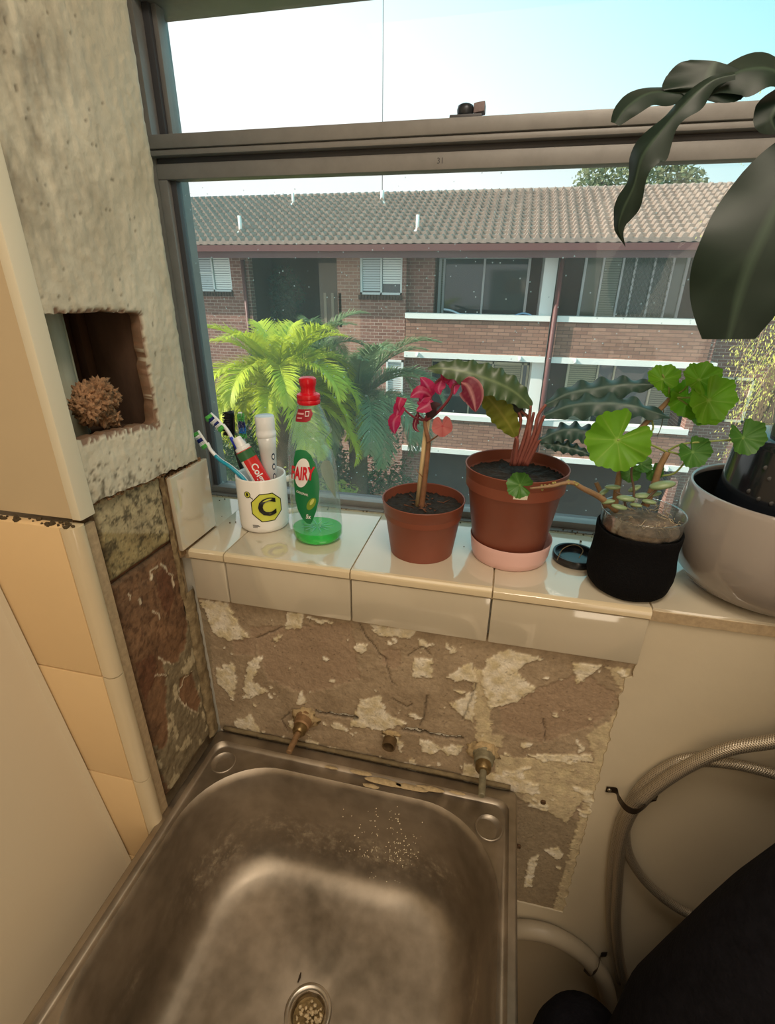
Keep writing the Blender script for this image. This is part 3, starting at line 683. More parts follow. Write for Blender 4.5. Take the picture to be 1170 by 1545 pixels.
n3 = n.new('ShaderNodeTexNoise'); n3.inputs['Scale'].default_value = 90; n3.inputs['Detail'].default_value = 8; n3.inputs['Roughness'].default_value = .75; l.new(tcn.outputs['Object'], n3.inputs['Vector'])
band = mmul(mmul(mrng(sx_.outputs[2], .0, .03, 0, 1), mrng(sx_.outputs[2], .055, .10, 1, 0)), mmul(mrng(n3.outputs['Fac'], .48, .66, 0, .75), mrng(n1.outputs['Fac'], .40, .58, 0, 1)))
mxl = n.new('ShaderNodeMix'); mxl.data_type = 'RGBA'; l.new(band, mxl.inputs[0]); l.new(cr.outputs[0], mxl.inputs[6]); mxl.inputs[7].default_value = hexc(186, 172, 146); l.new(mxl.outputs[2], b.inputs['Base Color'])
mtl = n.new('ShaderNodeMath'); mtl.operation = 'MULTIPLY_ADD'; l.new(band, mtl.inputs[0]); mtl.inputs[1].default_value = -.7; mtl.inputs[2].default_value = .88; l.new(mtl.outputs[0], b.inputs['Metallic'])
mr = n.new('ShaderNodeMapRange'); mr.inputs[1].default_value = 0.35; mr.inputs[2].default_value = 0.65; mr.inputs[3].default_value = 0.34; mr.inputs[4].default_value = 0.52; l.new(ma.outputs[0], mr.inputs[0]); l.new(mr.outputs[0], b.inputs['Roughness'])
bp = n.new('ShaderNodeBump'); bp.inputs['Strength'].default_value = 0.10; bp.inputs['Distance'].default_value = 0.004; l.new(n1.outputs['Fac'], bp.inputs['Height']); l.new(bp.outputs[0], b.inputs['Normal'])
mb = MB(); mb.rings(bead); mb.build('bowl', m, tub, True, auto=60)
for (px, py) in ((337, 1150), (738, 1248)):
    q = PZ(px, py, RIM - 0.003)
    mb = MB(); mb.lathe([(0.0215, -0.0006), (0.0205, 0.0012), (0.0190, 0.0002), (0.0175, -0.0012), (0.010, -0.0018), (0, -0.0020)], (q.x, q.y, RIM - 0.0026), 36); mb.build('tap_hole_blank', m, tub, True)
mb = MB(); mb.lathe([(0.034, 0.0022), (0.033, 0.0035), (0.029, 0.0034), (0.0255, 0.0), (0.0235, -0.004), (0.022, -0.012)], (DX, DY, RIM - 0.2085), 40); mb.build('drain_ring', MATS['steel'], tub)
mb = MB(); mb.lathe([(0.022, -0.010), (0, -0.011)], (DX, DY, RIM - 0.2085), 32); mb.build('strainer', MATS['brass'], tub)
mb = MB(); random.seed(11)
for k in range(38):
    a = random.uniform(0, 2 * PI); r = random.uniform(0, 0.019); mb.blob((DX + r * math.cos(a), DY + r * math.sin(a), RIM - 0.2175 + random.uniform(0, .003)), random.uniform(0.0015, 0.0042), 1, 0.6, 3, k)
mb.build('drain_debris', mat('debris', hexc(196, 176, 140), 0.9, var=0.5, vscale=300), tub, True, 'stuff')
# water drops on the rear wall of the bowl
mb = MB(); random.seed(5); cnt = 0
while cnt < 190:
    x = random.gauss(-0.115, 0.032); dz = random.triangular(0.015, 0.195, 0.15)
    if abs(x + 0.122) < 0.006 or not (-0.20 < x < -0.035): continue
    ins = 0.006 + 0.012 * min(1, dz / 0.15) + (max(0, dz - 0.155) / 0.035) ** 2 * 0.02
    r = random.uniform(0.0005, 0.0014); mb.blob((x, BY1 - ins - r * .2, RIM - dz), r, 1); cnt += 1
mb.build('water_drops', mat('scale_drop', hexc(216, 204, 176), 0.25), tub, True, 'stuff')
random.seed(21); mat('smear', hexc(176, 156, 120), 0.9, var=0.2, vscale=150, bump=.6, bscale=300)
for (px, py, L_, w_) in ((545,1166,.020,.004),(580,1180,.034,.006),(620,1188,.030,.005),(560,1186,.014,.004),(650,1190,.024,.0045),(690,1196,.014,.003),(500,1158,.012,.0025),(600,1171,.02,.003)):
    q = PZ(px, py, RIM + 0.0004); P_ = [(L_ * math.cos(2 * PI * k / 16) * (1 + .35 * N(k * .9, px)), w_ * math.sin(2 * PI * k / 16) * (1 + .5 * N(k * 1.7, py))) for k in range(16)]
    mb = MB(); mb2 = [V(q.x + a, q.y + b_, RIM + 0.0002) for a, b_ in P_]; mb.rings([mb2, [p + V(0, 0, 0.0012) + (V(q.x, q.y, RIM) - p) * 0.15 for p in mb2]], True, False, True); mb.build('plaster_smear', MATS['smear'], tub, True)
# sealant fillet against the wall
mb = MB(); mb.tube([V(TX0 + .01 + k * 0.0133, TY1 + 0.004 + 0.001 * N(k, 1), RIM + 0.0025 + 0.0015 * N(k * .7, 4)) for k in range(40)], [0.0040 + 0.0012 * N(k * .8, 9) for k in range(40)], 8)
mb.build('sealant', mat('old_sealant', hexc(112, 98, 72), 0.8, var=0.35, vscale=60), tub)
# pressed crease marks and bits lying in the bowl
for k, (px, py) in enumerate(((452, 1475),)):
    q = PZ(px, py, RIM - DEP + 0.002); mb = MB(); mb.tube([q + V(0, -0.006, 0.0005), q + V(0.0006, 0, 0.001), q + V(0, 0.006, 0.0005)], [0.0008, 0.0016, 0.0008], 6)
    tag(mb.build('leaf_scrap', mat('scrap', hexc(52, 40, 26), 0.9)), 'tiny dark scrap lying on the tub floor behind the drain', 'debris')

# ------------------------------------------------------------------ pipe stubs in the wall
def spindle(x, z, yb, ye, r, label, colm, big=0.0115):
    t = thing('tap_spindle', (x, WY, z), label, 'tap stub')
    dz = 0.0
    def ring(prof, name, m_):
        mb = MB(); mb.rings([[V(x + rr_ * math.cos(2 * PI * k / 20), yy, z + rr_ * math.sin(2 * PI * k / 20)) for k in range(20)] for rr_, yy in prof], True, True, True); return mb.build(name, m_, t, True, auto=40)
    ring([(big * 1.15, WY + .004), (big * 1.15, WY - 0.010), (big, WY - 0.012), (big * 0.95, WY - 0.024), (big * .8, WY - 0.026)], 'valve_body', colm)
    ring([(big * .78, WY - 0.026), (big * .78, WY - 0.036), (big * .6, WY - 0.040)], 'gland_nut', MATS['brass'])
    ring([(r, WY - 0.040), (r, ye + 0.001), (r * .8, ye)], 'rod', colm)
    mb = MB(); mb.blob((x, WY - 0.004, z + .001), big * 1.35, 3, 0.5, 3, x * 99, (1.15, 0.45, 1.0)); mb.build('mortar_collar', mat('mortar_lump', hexc(172, 150, 112), 0.95, var=0.25, vscale=120, bump=.8, bscale=250), t)
    return t
spindle(-0.277, 0.966, WY, 0.522, 0.0050, 'copper brown tap rod poking from bare plaster above the tub corner by the brick pier', mat('copper_old', hexc(146, 116, 84), 0.5, metal=0.4, var=0.3, vscale=100), 0.0150)
spindle(0.030, 0.966, WY, 0.518, 0.0054, 'grey green tap rod with brass nut in bare plaster nearest the hoses', mat('verdigris', hexc(128, 122, 100), 0.5, metal=0.3, var=0.3, vscale=100), 0.0160)
t = thing('open_pipe', (-0.1255, WY, 0.953), 'short open pipe end between the two tap rods', 'pipe')
mb = MB(); yy = WY + 0.006; ro, ri = 0.0115, 0.0092
mb.rings([[V(-0.1255 + r_ * math.cos(2 * PI * k / 24), y_, 0.953 + r_ * math.sin(2 * PI * k / 24)) for k in range(24)] for r_, y_ in ((ro, WY + .006), (ro, WY - 0.019), (ri, WY - 0.0195), (ri, WY + .006), (0.0005, WY + 0.006))], True)
mb.build('pipe_wall', mat('pipe_brown', hexc(104, 84, 58), 0.6, metal=0.4, var=0.3, vscale=120), t, True, auto=40)
mb = MB(); mb.blob((-0.124, WY - 0.002, 0.966), 0.012, 3, 0.7, 3, 4, (1.3, 0.35, 0.5)); mb.build('mortar_collar', MATS['mortar_lump'], t)
for k, (px, py, r) in enumerate(((662, 1176, 0.0035), (820, 1209, 0.0042), (783, 1276, 0.004))):
    q = PY(px, py, WY - 0.003); t = thing('wall_plug', (q.x, WY, q.z), ('small round screw in the plaster just behind the tub rim', 'small rusty plug in bare plaster beside the tub', 'dark screw hole plug low beside the tub side')[k], 'wall plug')
    mb = MB(); mb.rings([[V(q.x + rr_ * math.cos(2 * PI * j / 16), y_, q.z + rr_ * math.sin(2 * PI * j / 16)) for j in range(16)] for rr_, y_ in ((r, WY + .003), (r, WY - 0.006), (r * .7, WY - 0.0065), (r * .55, WY - 0.004), (0.0002, WY - 0.003))], True); mb.build('plug', mat('rust', hexc(84, 62, 40), 0.8, var=0.3, vscale=200), t, True, auto=40)

# ------------------------------------------------------------------ hoses on the wall
def hose_mat(name, c1, c2):
    m = bpy.data.materials.new(name); m.use_nodes = True; MATS[name] = m; n = m.node_tree.nodes; l = m.node_tree.links; b = n['Principled BSDF']
    uv = n.new('ShaderNodeUVMap'); sp = n.new('ShaderNodeSeparateXYZ'); l.new(uv.outputs[0], sp.inputs[0])
    def wave(sg):
        a = n.new('ShaderNodeMath'); a.operation = 'MULTIPLY'; a.inputs[1].default_value = 2 * PI * 330; l.new(sp.outputs[0], a.inputs[0])
        b_ = n.new('ShaderNodeMath'); b_.operation = 'MULTIPLY_ADD'; b_.inputs[1].default_value = sg * 2 * PI * 10; l.new(sp.outputs[1], b_.inputs[0]); l.new(a.outputs[0], b_.inputs[2])
        s_ = n.new('ShaderNodeMath'); s_.operation = 'SINE'; l.new(b_.outputs[0], s_.inputs[0]); return s_
    w1, w2 = wave(1), wave(-1); mx = n.new('ShaderNodeMath'); mx.operation = 'MAXIMUM'; l.new(w1.outputs[0], mx.inputs[0]); l.new(w2.outputs[0], mx.inputs[1])
    mr = n.new('ShaderNodeMapRange'); mr.inputs[1].default_value = -1; l.new(mx.outputs[0], mr.inputs[0])
    mi = n.new('ShaderNodeMix'); mi.data_type = 'RGBA'; mi.inputs[6].default_value = c1; mi.inputs[7].default_value = c2; l.new(mr.outputs[0], mi.inputs[0]); l.new(mi.outputs[2], b.inputs['Base Color'])
    b.inputs['Metallic'].default_value = 0.7; b.inputs['Roughness'].default_value = 0.38
    bp = n.new('ShaderNodeBump'); bp.inputs['Strength'].default_value = 0.5; bp.inputs['Distance'].default_value = 0.001; l.new(mr.outputs[0], bp.inputs['Height']); l.new(bp.outputs[0], b.inputs['Normal'])
    return m
HM = hose_mat('braid', hexc(96, 88, 78), hexc(190, 178, 158))
def hose(pts, r, label, off=0.0):
    P_ = [PY(a, b, y) for a, b, y in pts]; path = catmull(P_, 10); mb = MB(); mb.tube(path, r, 16, uvs=True)
    o = mb.build('braided_hose', HM); tag(o, label, 'hose', 'braided hoses looped on the wall'); return o
HY = 0.578
hose([(1640,1230,.575),(1420,1110,.562),(1250,1098,.560),(1170,1118,.562),(1100,1130,.564),(1040,1155,.568),(985,1192,.572),(953,1225,.574),(938,1270,.578),(932,1330,.580),(930,1400,.580),(940,1470,.580),(965,1545,.580)], 0.0088, 'braided steel hose in the outer loop, in front of the clip')
hose([(1600,1420,.580),(1400,1270,.575),(1250,1195,.572),(1170,1168,.572),(1100,1152,.574),(1040,1152,.579),(985,1183,.580),(948,1218,.583),(930,1270,.5835),(922,1340,.585),(923,1410,.585),(936,1480,.585)], 0.0072, 'thinner braided hose behind, entering just below the thick upper hose')
hose([(1230,1400,.578),(1140,1408,.576),(1075,1392,.575),(1020,1368,.577),(975,1330,.579),(950,1290,.580),(944,1250,.5815),(951,1215,.5835),(975,1180,.585),(1020,1150,.586),(1070,1140,.586)], 0.0074, 'braided hose curling from the clip down behind the dark cloth bag', 0)
# clip
t = thing('saddle_clip', PY(945, 1206, WY - 0.005), 'dark metal saddle clip holding the braided hoses to the wall', 'clip')
mb = MB(); cpts = catmull([PY(a, b, y) for a, b, y in ((915,1191,.593),(930,1193,.592),(934,1204,.570),(945,1219,.553),(960,1224,.553),(974,1216,.566),(983,1207,.591),(992,1204,.593))], 6)
w = V(0.0, 0, 1) * 0.0058
mb.rings([[p - w + V(0, -0.0006, 0), p + w + V(0, -0.0006, 0), p + w + V(0, 0.0006, 0), p - w + V(0, 0.0006, 0)] for p in cpts], True, True, True); mb.build('strap', mat('clip_metal', hexc(58, 48, 38), 0.45, metal=0.6), t, True, auto=40)
for (px, py) in ((920, 1193), (988, 1205)):
    q = PY(px, py, 0.5915); mb = MB(); mb.blob((q.x, 0.5925, q.z), 0.0036, 2, 0, 1, 0, (1, .5, 1)); mb.build('screw', mat('screw_metal', hexc(170, 160, 140), 0.3, metal=0.9), t)
# plastic waste pipe low on the wall
P_ = catmull([PY(a, b, y) for a, b, y in ((740,1408,.578),(780,1402,.578),(825,1408,.578),(865,1428,.578),(895,1455,.578),(915,1490,.578),(925,1560,.578))], 8)
mb = MB(); mb.tube(P_, 0.016, 20); tag(mb.build('waste_pipe', mat('pipe_grey', hexc(158, 146, 126), 0.45, var=.05)), 'fat grey plastic pipe bending down the wall beside the tub', 'pipe')
t = thing('pipe_clip', PY(900, 1452, WY - 0.005), 'dark clip on the fat grey pipe low on the wall', 'clip')
mb = MB(); cp = catmull([PY(a, b, y) for a, b, y in ((882,1462,.590),(892,1470,.566),(902,1462,.556),(905,1450,.564),(907,1441,.588),(916,1440,.592))], 5)
mb.rings([[p - w * 1.2 + V(0, -0.0006, 0), p + w * 1.2 + V(0, -0.0006, 0), p + w * 1.2 + V(0, .0006, 0), p - w * 1.2 + V(0, .0006, 0)] for p in cp], True, True, True); mb.build('strap', MATS['clip_metal'], t, True, auto=40)

# ------------------------------------------------------------------ dark cloth bag standing in the corner beside the tub
t = thing('cloth_bag', (0.47, 0.36, 0.0), 'large black cloth bag standing beside the tub under the hoses', 'bag')
mb = MB(); K = 64
def bagring(z):
    cx = 0.50 + 0.02 * z; rx, ry = 0.27, 0.13
    if z > 0.74:
        u = (z - 0.74) / 0.66; f = math.sqrt(max(0.0, 1 - min(1, u) ** 2.1)); rx = 0.275 * f; cx = 0.515 + 0.11 * u; ry *= (0.25 + 0.75 * f)
    return [V(cx + rx * math.cos(a) * (1 + 0.02 * N(math.cos(a) * 2, math.sin(a) * 2, z * 4)), 0.40 + ry * math.sin(a) * (1 + 0.05 * N(math.cos(a) * 3, math.sin(a) * 3, z * 6)), z) for a in [2 * PI * k / K for k in range(K)]]
mb.rings([bagring(z) for z in [0.0, 0.02, 0.1, 0.2, 0.3, 0.4, 0.5, 0.6, 0.7, 0.76, 0.82, 0.88, 0.94, 1.0, 1.06, 1.12, 1.17, 1.22, 1.28, 1.33, 1.37, 1.39, 1.398]], True, True, True)
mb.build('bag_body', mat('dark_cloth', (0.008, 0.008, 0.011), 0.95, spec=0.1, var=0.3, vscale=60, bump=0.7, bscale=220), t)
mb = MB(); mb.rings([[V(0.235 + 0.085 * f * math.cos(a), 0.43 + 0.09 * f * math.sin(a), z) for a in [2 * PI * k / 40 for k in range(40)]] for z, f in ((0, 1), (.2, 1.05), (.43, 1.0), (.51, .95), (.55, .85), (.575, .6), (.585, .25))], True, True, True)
mb.build('shadow_lobe', MATS['dark_cloth'], t)  # black lobe shaped to stand for the soft shadow low beside the bag

# ------------------------------------------------------------------ mug with brushes and tubes
MX, MY, MR = -0.3715, 0.7000, 0.0405
t = thing('mug', (MX, MY, SILL), 'white ceramic mug with a yellow octagon print holding toothbrushes on the sill', 'mug')
mb = MB(); H_ = 0.0925
mb.lathe([(0, 0.0012), (0.030, 0.0012), (0.032, 0), (0.036, 0.0005), (MR - .0006, 0.005), (MR, 0.012), (MR, H_ - 0.002), (MR - 0.0012, H_), (MR - 0.0030, H_ - 0.0005), (MR - 0.0036, H_ - 0.004), (MR - 0.0036, 0.010), (MR - 0.009, 0.0045), (0, 0.004)], (MX, MY, SILL), 64)
mb.build('mug_body', mat('mug_glaze', hexc(236, 234, 230), 0.12, spec=0.6), t)
mb = MB(); hd = V(0.88, 0.475, 0); hp = catmull([V(MX, MY, SILL) + hd * (MR - .001) + V(0, 0, 0.078), V(MX, MY, SILL) + hd * (MR + 0.016) + V(0, 0, 0.080), V(MX, MY, SILL) + hd * (MR + 0.028) + V(0, 0, 0.066), V(MX, MY, SILL) + hd * (MR + 0.028) + V(0, 0, 0.040), V(MX, MY, SILL) + hd * (MR + 0.017) + V(0, 0, 0.022), V(MX, MY, SILL) + hd * (MR - 0.001) + V(0, 0, 0.020)], 7)
mb.tube(hp, 0.0052, 14); mb.build('handle', MATS['mug_glaze'], t)
th0 = math.atan2(-MY, -MX) + 0.03   # towards the viewer
def mugpt(u, v, off=0.0003): a = th0 + u / MR; return V(MX + (MR + off) * math.cos(a), MY + (MR + off) * math.sin(a), SILL + v)
uo, vo = 0.0040, 0.0470
def tilt(px, py): return px, py
oc = [(uo + 0.0272 * math.cos(PI / 8 + PI / 4 * k), vo + 0.0262 * math.sin(PI / 8 + PI / 4 * k)) for k in range(8)]
mat('print_yellow', hexc(208, 212, 84), 0.25); mat('print_black', (0.008, 0.008, 0.008), 0.3); mat('print_grey', hexc(90, 90, 90), 0.4); mat('print_white', hexc(235, 235, 235), 0.35)
flat_on(dense(oc), lambda u, v: mugpt(u, v)).build('octagon_print', MATS['print_yellow'], t)
ring_on(dense(oc), 0.0016, lambda u, v: mugpt(u, v, 0.0005)).build('octagon_outline', MATS['print_black'], t)
text_on('C', 0.041, lambda u, v: mugpt(uo + u, vo + v, 0.0016), 0.0014).build('letter_print', MATS['print_black'], t)
cc = ell(uo - 0.0300, vo + 0.0225, 0.0055, 0.0055)
flat_on(cc, lambda u, v: mugpt(u, v)).build('circle_print', MATS['print_yellow'], t); ring_on(cc, 0.0011, lambda u, v: mugpt(u, v, .0005)).build('circle_outline', MATS['print_black'], t)
text_on('8', 0.007, lambda u, v: mugpt(uo - 0.0300 + u, vo + 0.0225 + v, .0008), 0.0004).build('number_print', MATS['print_black'], t)
flat_on(dense([(uo - 0.0262, vo + 0.0190), (uo - 0.0215, vo + 0.0150), (uo - 0.0206, vo + 0.0160), (uo - 0.0253, vo + 0.0200)], 2), lambda u, v: mugpt(u, v, .0005)).build('connector_print', MATS['print_black'], t)
for k, ln in enumerate((0.0100, 0.0120, 0.0080)):   # three lines too small to read
    vv = vo - 0.0305 - 0.0020 * k
    flat_on(dense([(uo - 0.026, vv), (uo - 0.026 + ln, vv), (uo - 0.026 + ln, vv + 0.0011), (uo - 0.026, vv + 0.0011)], 4), lambda u, v: mugpt(u, v, .0004)).build('small_print', MATS['print_grey'], t)

mat('brush_white', hexc(232, 234, 236), 0.3); mat('brush_blue', hexc(34, 56, 190), 0.3); mat('brush_teal', hexc(24, 150, 180), 0.3); mat('bristle_green', hexc(90, 190, 90), 0.5); mat('bristle_navy', hexc(20, 40, 120), 0.5); mat('bristle_white', hexc(235, 240, 240), 0.6); mat('bristle_black', (0.006, 0.006, 0.006), 0.6); mat('bristle_sky', hexc(40, 130, 210), 0.5)
def brush(label, pts, radii, core, grip, headpts, face, tufts, group=None):
    """pts: handle line in the photo with depth; headpts: two points of the head; face: direction the bristles point to"""
    P_ = [PY(a, b, y) for a, b, y in pts]; t = thing('toothbrush', P_[0], label, 'toothbrush', group)
    mb = MB(); pa = catmull(P_, 6); rad = [radii[0] + (radii[1] - radii[0]) * k / (len(pa) - 1) for k in range(len(pa))]
    mb.tube(pa, rad, 12, flat=0.75); mb.build('handle', core, t)
    # coloured rubber inlay along the handle
    off = V(0.15, -0.9, 0.2).normalized(); q = pa[int(len(pa) * .12):int(len(pa) * .72)]
    mb = MB(); mb.tube([p + off * (rad[4] * 0.42) for p in q], [r_ * 0.68 for r_ in rad[:len(q)]], 10); mb.build('grip', grip, t)
    A = PY(*headpts[0]); B = PY(*headpts[1]); ax = (B - A); L_ = ax.length; ax.normalize(); f = Vector(face); f = (f - ax * f.dot(ax)).normalized(); w = ax.cross(f)
    mb = MB(); rg = []
    for k in range(9):
        u = k / 8; hw = 0.0062 * math.sin(PI * (0.12 + 0.76 * u)) ** 0.6; c = A + ax * (L_ * u)
        rg.append([c + w * hw + f * 0.0018, c + w * hw * .8 - f * 0.0018, c - w * hw * .8 - f * 0.0018, c - w * hw + f * 0.0018])
    mb.rings(rg, True, True, True); mb.build('head', core, t)
    for (u0, u1, mname, ln) in tufts:
        mb = MB()
        n = max(2, int((u1 - u0) * L_ / 0.0014)); 
        for i in range(n):
            for j in range(6):
                u = u0 + (u1 - u0) * (i + .5) / n; s_ = (j - 2.5) / 3.1; c = A + ax * (L_ * u) + w * (s_ * 0.0060)
                lean = ax * random.uniform(-.0012, .0012) + w * random.uniform(-.0008, .0008); l2 = ln * random.uniform(0.9, 1.08)
                a_ = c + f * 0.0016; b_ = c + f * (0.0016 + l2) + lean
                mb.tube([a_, b_], [0.00062, 0.00055], 5)
        mb.build('bristles', MATS[mname], t, True, 'stuff')
    return t
BG = 'toothbrushes standing in the mug'
brush('white toothbrush with deep blue grip leaning left in the mug, head uppermost', [(392,742,.694),(385,715,.694),(368,690,.696),(354,668,.697),(345,652,.698),(337,641,.699)], (0.0052, 0.0036), MATS['brush_white'], MATS['brush_blue'], [(340,646,.699),(318,624,.700)], (-0.75, -0.35, 0.25), [(0.02,0.2,'bristle_green',.0085),(0.2,0.34,'bristle_white',.009),(.34,.48,'bristle_navy',.0085),(0.48,0.66,'bristle_white',.0088),(0.66,0.8,'bristle_navy',.009),(0.8,0.98,'bristle_green',.010)], BG)
brush('white toothbrush with turquoise grip leaning furthest to the side in the mug', [(385,745,.684),(368,722,.685),(348,704,.686),(333,694,.687),(319,680,.688),(313,668,.689)], (0.0050, 0.0034), MATS['brush_white'], MATS['brush_teal'], [(315,674,.689),(299,650,.690)], (-0.7, -0.35, 0.30), [(0.02,0.22,'bristle_green',.008),(0.22,0.4,'bristle_white',.0085),(.4,.6,'bristle_navy',.0085),(0.6,0.8,'bristle_white',.0088),(0.8,0.98,'bristle_green',.010)], BG)
brush('black toothbrush with black bristles standing behind the tubes in the mug', [(375,742,.722),(366,710,.722),(356,680,.722),(350,658,.722)], (0.0046, 0.0032), mat('brush_black', (0.01, 0.01, 0.012), 0.35), MATS['brush_black'], [(351,660,.722),(350,620,.723)], (-0.35, -0.9, 0.1), [(0.12,0.98,'bristle_black',.0135)], BG)
brush('toothbrush with green and blue bristles beside the black one in the mug', [(385,742,.731),(380,710,.731),(372,680,.731),(366,660,.731)], (0.0046, 0.0032), MATS['brush_white'], MATS['brush_teal'], [(367,662,.731),(362,622,.732)], (0.55, -0.8, 0.1), [(0.05,0.25,'bristle_green',.009),(0.25,.45,'bristle_sky',.009),(.45,.7,'bristle_navy',.009),(.7,.98,'bristle_green',.0095)], BG)
# red toothpaste tube, cap up
A = PY(405, 742, .690); B = PY(368, 679, .692); t = thing('toothpaste_tube', A, 'red and green toothpaste tube with white cap leaning in the mug', 'toothpaste')
ax = (B - A).normalized(); L_ = (B - A).length; vd = (CAM - B).normalized(); w = ax.cross(vd).normalized(); f = w.cross(ax).normalized()
if f.dot(vd) < 0: f = -f
def tubept(u, s_, off=0):
    a = -PI / 2 + 0; hw = 0.0135; dp = 0.0030 + 0.0085 * u
    return A + ax * (L_ * u) + w * (hw * math.sin(s_)) + f * ((dp + off) * math.cos(s_))
mb = MB(); mb.rings([[tubept(u, 2 * PI * k / 32) for k in range(32)] for u in (-0.15, 0, .2, .4, .6, .8, .93, .985)] + [[B + w * (0.0120 * math.sin(2 * PI * k / 32)) + f * (0.0110 * math.cos(2 * PI * k / 32)) + ax * .0008 for k in range(32)]], True, True, True); mb.build('tube_body', mat('tube_red', hexc(206, 44, 44), 0.25, coat=.3), t)
mb = MB(); mb.rings([[tubept(u, 2 * PI * k / 32, .0003) + (w * (0.0003 * math.sin(2 * PI * k / 32))) for k in range(32)] for u in (.80, .86, .93, .984)], True); mb.build('shoulder_band', mat('tube_green', hexc(52, 104, 66), 0.3), t)
mb = MB(); mb.rings([[tubept(u, PI * 1.02 + 1.02 * PI * .62 * (k / 16) + .30, .0004) for k in range(17)] for u in (-0.1, .2, .4, .6, .8)], False); mb.build('side_band', MATS['print_white'], t)
mb = MB(); mb.rings([[B + w * (r_ * math.sin(2 * PI * k / 28)) + f * (r_ * math.cos(2 * PI * k / 28)) + ax * h for k in range(28)] for r_, h in ((0.0121, 0), (0.0124, .001), (0.0124, .0045), (0.0112, .0062), (0.0088, .0066), (0.0078, .012), (0.0068, .0215), (0.0060, .0225))], True, True, True); mb.build('cap', MATS['brush_white'], t, True, auto=40)
text_on('Colgate', 0.0150, lambda u, v: tubept(0.36 - u / L_ * 1.0, math.asin(max(-1, min(1, v / 0.0135))) + 0.10, 0.0006), 0.0003).build('lettering', MATS['print_white'], t)
# white tube standing on its shoulder
A = PY(411, 742, .712); B = PY(402, 657, .712); t = thing('toothpaste_tube', A, 'white and grey toothpaste tube with broad flat cap standing upright in the mug', 'toothpaste')
ax = (B - A).normalized(); L_ = (B - A).length; vd = (CAM - B).normalized(); w = ax.cross(vd).normalized(); f = w.cross(ax).normalized()
if f.dot(vd) < 0: f = -f
if w.x < 0: w = -w
def tp2(u, s_, off=0):
    hw = 0.0085 + 0.0065 * u; dp = 0.0045 + 0.0105 * u; return A + ax * (L_ * u) + w * ((hw + off) * math.sin(s_)) + f * ((dp + off) * math.cos(s_))
mb = MB(); mb.rings([[tp2(u, 2 * PI * k / 32) for k in range(32)] for u in (-.2, 0, .2, .4, .6, .8, 1.0)], True, True, True); mb.build('tube_body', mat('tube_grey', hexc(206, 208, 208), 0.3, coat=.3), t)
mb = MB(); mb.rings([[B + w * (r_ * math.sin(2 * PI * k / 32)) + f * (r_ * math.cos(2 * PI * k / 32)) + ax * h for k in range(32)] for r_, h in ((0.0150, -.001), (0.0160, .001), (0.0160, .006), (0.0145, .009), (0.0150, .012), (0.0153, .0300), (0.0145, .0318))], True, True, True); mb.build('cap', MATS['brush_white'], t, True, auto=40)
mb = MB(); mb.rings([[B + w * (r_ * math.sin(2 * PI * k / 32)) + f * (r_ * math.cos(2 * PI * k / 32)) + ax * h for k in range(32)] for r_, h in ((0.0142, .0319), (0.0138, .0324), (0.0005, .0324))], True); mb.build('cap_top', mat('cap_blue', hexc(196, 214, 226), 0.3), t)
mat('ink_navy', hexc(36, 54, 84), 0.3); mat('ink_teal', hexc(70, 120, 140), 0.3)
for k, uu in enumerate((0.30, 0.48, 0.66)):
    po = ell(uu * L_, 0.62, 0.0058, 0.26, 24)
    flat_on(po, lambda a, b_: tp2(a / L_, b_, .0003)).build('printed_oval', MATS['ink_navy'], t)
    flat_on(ell(uu * L_, 0.62, 0.0034, 0.15, 20), lambda a, b_: tp2(a / L_, b_, .0005)).build('oval_middle', MATS['print_white'], t)
flat_on(dense([(0.0, .2), (.08 * L_, .2), (.16 * L_, 1.2), (0.0, 1.2)], 4), lambda a, b_: tp2(a / L_, b_, .0003)).build('colour_band', MATS['ink_teal'], t)

# ------------------------------------------------------------------ washing-up liquid bottle
BY = 0.674
rows = [(603,451,481),(609,450,483),(617,447.5,487),(626,445,490),(634,443,493.5),(641,441,497),(647,440,500),(651,439,499),(656,438.5,494),(662,437.5,491),(668,437,491.5),(675,436.5,496),(682,436.5,501),(692,437,504),(706,437.5,506.5),(722,438.5,508.5),(742,440,510.5),(762,441.5,512.5),(782,443,514.5),(796,444,515.5),(806,445.5,515.5),(811,448,513),(814,452,509)]
prof = []
for y, a, b in rows:
    L_ = PY(a, y, BY); R_ = PY(b, y, BY); prof.append(((L_.z + R_.z) / 2, (L_.x + R_.x) / 2, (R_.x - L_.x) / 2))
zb_ = prof[-1][0]; prof = [(SILL + 0.001 + (z - zb_) * (1.499 - SILL) / (prof[0][0] - zb_), cx, a) for z, cx, a in prof]
t = thing('washing_up_bottle', (prof[-1][1], BY, SILL), 'clear bottle of green washing-up liquid with red cap on the tiled sill', 'bottle')
thin_clear('bottle_plastic', (0.92, 0.955, 0.94), 0.085, 0.13, 0.06)
def brow(z):
    if z >= prof[0][0]: return prof[0][1:]
    for (z1, c1, a1), (z2, c2, a2) in zip(prof, prof[1:]):
        if z2 <= z <= z1: u = (z - z2) / (z1 - z2 + 1e-9); return (c2 + (c1 - c2) * u, a2 + (a1 - a2) * u)
    return prof[-1][1:]
def bpt(a, z, off=0.0):
    cx, ra = brow(z); rb = ra * 0.86; return V(cx + (ra + off) * math.cos(a), BY + (rb + off) * math.sin(a), z)
K = 56; zz = []
for (z1, _, _), (z2, _, _) in zip(prof, prof[1:]): zz += [z1, (z1 + z2) / 2]
zz.append(prof[-1][0])
mb = MB(); mb.rings([[bpt(2 * PI * k / K, z) for k in range(K)] for z in zz] + [[V(prof[-1][1] + (p.x - prof[-1][1]) * .8, BY + (p.y - BY) * .8, SILL + 0.0006) for p in [bpt(2 * PI * k / K, prof[-1][0]) for k in range(K)]]], True, False, True)
mb.build('bottle_body', MATS['bottle_plastic'], t)
